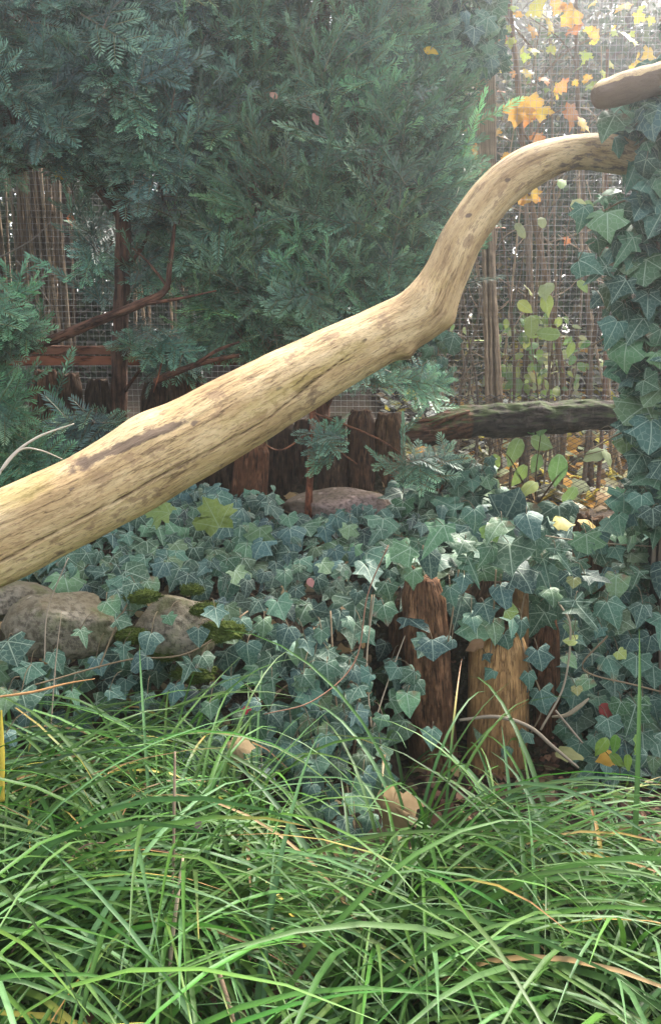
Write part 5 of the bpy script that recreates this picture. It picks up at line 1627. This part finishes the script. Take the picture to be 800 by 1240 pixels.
stalk('dry_stalk', 'tall straight brown dry stalk standing out of the sedge', [(200, 1260, 1.0), (206, 1150, 1.05), (210, 1040, 1.12), (211, 970, 1.15), (212, 910, 1.18)], [.002, .002, .0022, .0024, .0016], (.30, .21, .14))
stalk('dry_stalk', 'pale straw stalk broken beside the tall brown one', [(200, 1270, .94), (204, 1200, .97), (209, 1135, 1.0), (216, 1080, 1.03), (222, 1036, 1.06)], [.0015, .0018, .0032, .0030, .0018], (.55, .42, .28))
stalk('dry_stalk', 'short pink-tan straw piece low in the sedge', [(287, 1250, .93), (277, 1215, .95), (266, 1180, .98), (262, 1168, 1.0)], [.002, .0034, .0032, .0015], (.55, .36, .24))
stalk('dry_stalk', 'thin bent brown stem crossing the sedge to the tall stalk', [(10, 1160, 1.05), (50, 1100, 1.1), (80, 1050, 1.14), (108, 1022, 1.17), (170, 1026, 1.18), (215, 1034, 1.18)], [.0012, .0014, .0014, .0013, .0012, .001], (.24, .15, .10))
stalk('dry_stalk', 'pale arching dry blade by the yew bush above the log', [(-10, 590, 1.40), (12, 555, 1.44), (45, 530, 1.47), (90, 513, 1.5)], [.0022, .0024, .0022, .001], (.48, .42, .33))
stalk('dry_stalk', 'second pale dry blade joining the arching one', [(2, 570, 1.42), (25, 545, 1.45), (48, 545, 1.46), (76, 556, 1.48)], [.0016, .0018, .0016, .0008], (.42, .36, .28))
stalk('dry_stalk', 'orange-brown dry blade lying over the sedge tips', [(-10, 845, 1.42), (40, 838, 1.46), (80, 828, 1.5), (115, 822, 1.53)], [.002, .0026, .002, .0008], (.42, .22, .09))
stalk('dry_stalk', 'yellow upright sedge blade at the ivy shoots', [(3, 970, 1.28), (3, 910, 1.3), (2, 860, 1.32)], [.0045, .0045, .0015], (.62, .46, .06))
stalk('twig', 'curved grey-brown twig arching from the tan stake to the chips', [(556, 872, 1.94), (600, 868, 1.92), (640, 880, 1.90), (670, 905, 1.86), (700, 930, 1.83)], [.004, .005, .005, .0045, .003], (.34, .27, .19), 'twig')
stalk('twig', 'straight thin twig leaning at the low red-brown stake', [(672, 860, 1.98), (690, 882, 1.95), (705, 900, 1.92)], [.003, .003, .002], (.36, .28, .2), 'twig')
stalk('twig', 'gnarled pale root above the lime leaf', [(668, 868, 1.99), (685, 866, 1.97), (700, 856, 1.97), (712, 846, 1.98)], [.003, .0055, .006, .003], (.32, .26, .17), 'twig')
stalk('twig', 'long thin reddish bramble running over the ivy on the bank', [(470, 660, 2.0), (445, 720, 1.95), (430, 800, 1.86), (380, 848, 1.75), (320, 865, 1.68)], [.0015, .0017, .0017, .0015, .001], (.26, .13, .08), 'twig')
stalk('twig', 'dry upright twig against the dark stake', [(449, 880, 1.8), (444, 800, 1.9), (453, 720, 1.96)], [.0018, .0018, .0012], (.42, .33, .22), 'twig')
stalk('twig', 'slanting straw twig between the sedge and the dark stake', [(452, 880, 1.82), (468, 830, 1.9), (490, 770, 1.98)], [.0018, .0018, .0012], (.45, .36, .24), 'twig')
stalk('twig', 'horizontal thin stem through the ivy over the weathered stub', [(655, 648, 2.2), (700, 655, 2.2), (760, 660, 2.18), (800, 662, 2.18)], [.002, .0022, .002, .002], (.32, .25, .17), 'twig')
stalk('twig', 'thin twig lying over the large boulder', [(54, 800, 1.68), (58, 740, 1.72), (80, 682, 1.76), (84, 676, 1.78)], [.0014, .0014, .0012, .0008], (.34, .27, .2), 'twig')
stalk('twig', 'second upright dry twig before the large boulder', [(62, 880, 1.6), (68, 800, 1.66), (75, 740, 1.7)], [.0014, .0013, .0008], (.36, .28, .2), 'twig')

# ------------------------------------------------------------------ trees beyond the fence
def far_tree(label, x, y, h_, rx, rz, cz, n, cols, seed, leafsize=0.07, group='trees beyond the wire fence'):
    r_ = np.random.default_rng(seed)
    z0 = float(height(x, y))
    e = thing('broadleaf_tree', label, 'tree', (x, y, z0), group)
    P0 = np.array((x, y, z0))
    pts = [P0 - np.array((0, 0, .1)), P0 + np.array((r_.normal(0, .06), 0, h_ * .35)), P0 + np.array((r_.normal(0, .12), 0, h_ * .7)), P0 + np.array((r_.normal(0, .15), 0, h_))]
    V, F, U = tube(pts, [.07, .055, .04, .015], 26, 10, 0.1, 6, seed)
    obj('trunk', make_mesh('trunk', V - P0, F, np.repeat(np.array((.5, .45, .4))[None], len(V), 0), U, M_bark), e)
    acc = Acc()
    for q in range(46):
        f = r_.uniform(0.12, 0.95)
        a = resample(np.array(pts), 20)[int(f * 19)]
        d = nrm(np.array((r_.normal(), r_.normal(), r_.uniform(-.1, .9))))
        b = a + d * r_.uniform(.4, 1.0) * rx
        V, F, U = tube([a, (a + b) / 2 + r_.normal(0, .05, 3), b], [.012, .007, .003], 7, 4, cap=False)
        acc.add(V, F, (.16, .12, .09), U)
        for w in range(5):
            c = b + r_.normal(0, .25, 3)
            V, F, U = tube([a * .4 + b * .6, (c + b) / 2, c], [.004, .003, .002], 5, 3, cap=False)
            acc.add(V, F, (.18, .14, .11), U)
    me = acc.mesh('limbs', M_twig)
    me.transform(Matrix.Translation(-e.location))
    obj('limbs', me, e, kind='stuff')
    V, F, _ = leaf_template(OVAL, 0.3, 0.03, 90)
    quadV = np.array([(0, 0, 0), (.3, .45, -.04), (0, 1, 0), (-.3, .45, -.04)])
    cl = P0 + np.array((0, 0, cz)) + nrm(r_.normal(0, 1, (70, 3))) * (r_.uniform(.3, 1, (70, 1)) ** .5) * np.array((rx, rx * .7, rz))
    p = cl[r_.integers(0, 70, n)] + r_.normal(0, .16, (n, 3))
    Rm = frame_mats(r_.normal(0, 1, (n, 3)) + np.array((0, -.3, .6)), r_.normal(0, 1, (n, 3)) + np.array((0, 0, -.6)), r_.uniform(.6, 1.3, n) * leafsize)
    v = (np.einsum('nij,kj->nki', Rm, quadV) + p[:, None]).reshape(-1, 3)
    c = np.repeat(np.array(cols)[r_.integers(0, len(cols), n)] * np.exp(r_.normal(0, .3, (n, 1))), 4, 0)
    obj('crown', make_mesh('crown', v - P0, np.arange(n * 4).reshape(-1, 4), c, None, M_leaf, False), e)


DG = [(.03, .06, .025), (.045, .075, .03), (.06, .08, .03)]
BR = [(.10, .08, .04), (.16, .10, .05), (.07, .08, .035), (.22, .16, .06)]
far_tree('dark leafy tree beyond the reeds', -1.9, 6.0, 3.2, 1.3, 1.5, 1.4, 20000, DG, 1)
far_tree('brownish thicket tree behind the reed bundle', 0.9, 6.6, 3.2, 1.1, 1.4, 1.5, 12000, BR + DG, 2)
far_tree('dark green tree seen through the wire beside the ivy trunk', 2.3, 6.2, 3.2, 1.1, 1.4, 1.6, 12000, DG + BR[:1], 3)
far_tree('dense dark tree behind the upright yew', -0.5, 6.8, 3.4, 1.3, 1.5, 1.6, 12000, DG, 4)
far_tree('green-brown tree at the far side beyond the dead trunk', 4.2, 8.0, 3.2, 1.6, 1.4, 1.5, 9000, DG + BR, 7, .08)
far_tree('dark tree at the far side beyond the reeds', -4.4, 8.0, 3.3, 1.7, 1.5, 1.6, 9000, DG, 8, .08)


# the wood further back reads as one mass of brown twigs and dull leaves
def build_wood():
    r_ = np.random.default_rng(77)
    acc = Acc()
    n = 60000
    p = np.stack([r_.uniform(-9, 9, n), r_.uniform(8.6, 11.5, n), r_.uniform(0, 1, n) ** 0.8 * 4.6], -1)
    p[:, 2] += height(p[:, 0], p[:, 1])
    p[:, 2] = np.minimum(p[:, 2], 4.3 + 0.7 * fbm(p * np.array((.8, .8, 0)), 4))
    quadV = np.array([(0, 0, 0), (.3, .45, -.04), (0, 1, 0), (-.3, .45, -.04)])
    Rm = frame_mats(r_.normal(0, 1, (n, 3)) + np.array((0, -.5, .5)), r_.normal(0, 1, (n, 3)), r_.uniform(.08, .2, n))
    v = (np.einsum('nij,kj->nki', Rm, quadV) + p[:, None]).reshape(-1, 3)
    cols = np.array([(.20, .20, .15), (.25, .22, .17), (.15, .18, .11), (.30, .26, .15), (.24, .23, .21)])
    c = np.repeat(cols[r_.integers(0, 5, n)] * np.exp(r_.normal(0, .3, (n, 1))), 4, 0)
    acc.add(v, np.arange(n * 4).reshape(-1, 4), c)
    for q in range(260):
        x, y = r_.uniform(-9, 9), r_.uniform(8.0, 10.5)
        z = float(height(x, y))
        pts = [np.array((x, y, z)), np.array((x + r_.normal(0, .15), y, z + 1.4)), np.array((x + r_.normal(0, .4), y, min(4.6, z + 3.8)))]
        V, F, U = tube(pts, [.03, .022, .01], 8, 5, cap=False)
        acc.add(V, F, (.17, .14, .11), U)
    obj('distant_wood', acc.mesh('distant_wood', M_leaf, False), None, 'dull brown-green wood far beyond the fence', None, None, 'stuff')


build_wood()

# ------------------------------------------------------------------ morning haze in the air
if HAZE:
    t = NT('thin_haze')
    pv = t.n('ShaderNodeVolumePrincipled')
    pv.inputs['Color'].default_value = (0.93, 0.96, 1.0, 1)
    pv.inputs['Density'].default_value = HAZE
    pv.inputs['Anisotropy'].default_value = 0.8
    t.l(pv.outputs[0], t.out.inputs['Volume'])
    x0, x1, y0, y1, z0, z1 = -41, 41, -41, 41, -2.5, 5.4
    hv = np.array([(a, b_, c) for a in (x0, x1) for b_ in (y0, y1) for c in (z0, z1)], float)
    hf = np.array([[0, 1, 3, 2], [4, 6, 7, 5], [0, 4, 5, 1], [2, 3, 7, 6], [0, 2, 6, 4], [1, 5, 7, 3]])
    obj('haze', make_mesh('haze', hv, hf, None, None, t.m, False), None, 'thin pale haze hanging in the air', None, None, 'stuff')
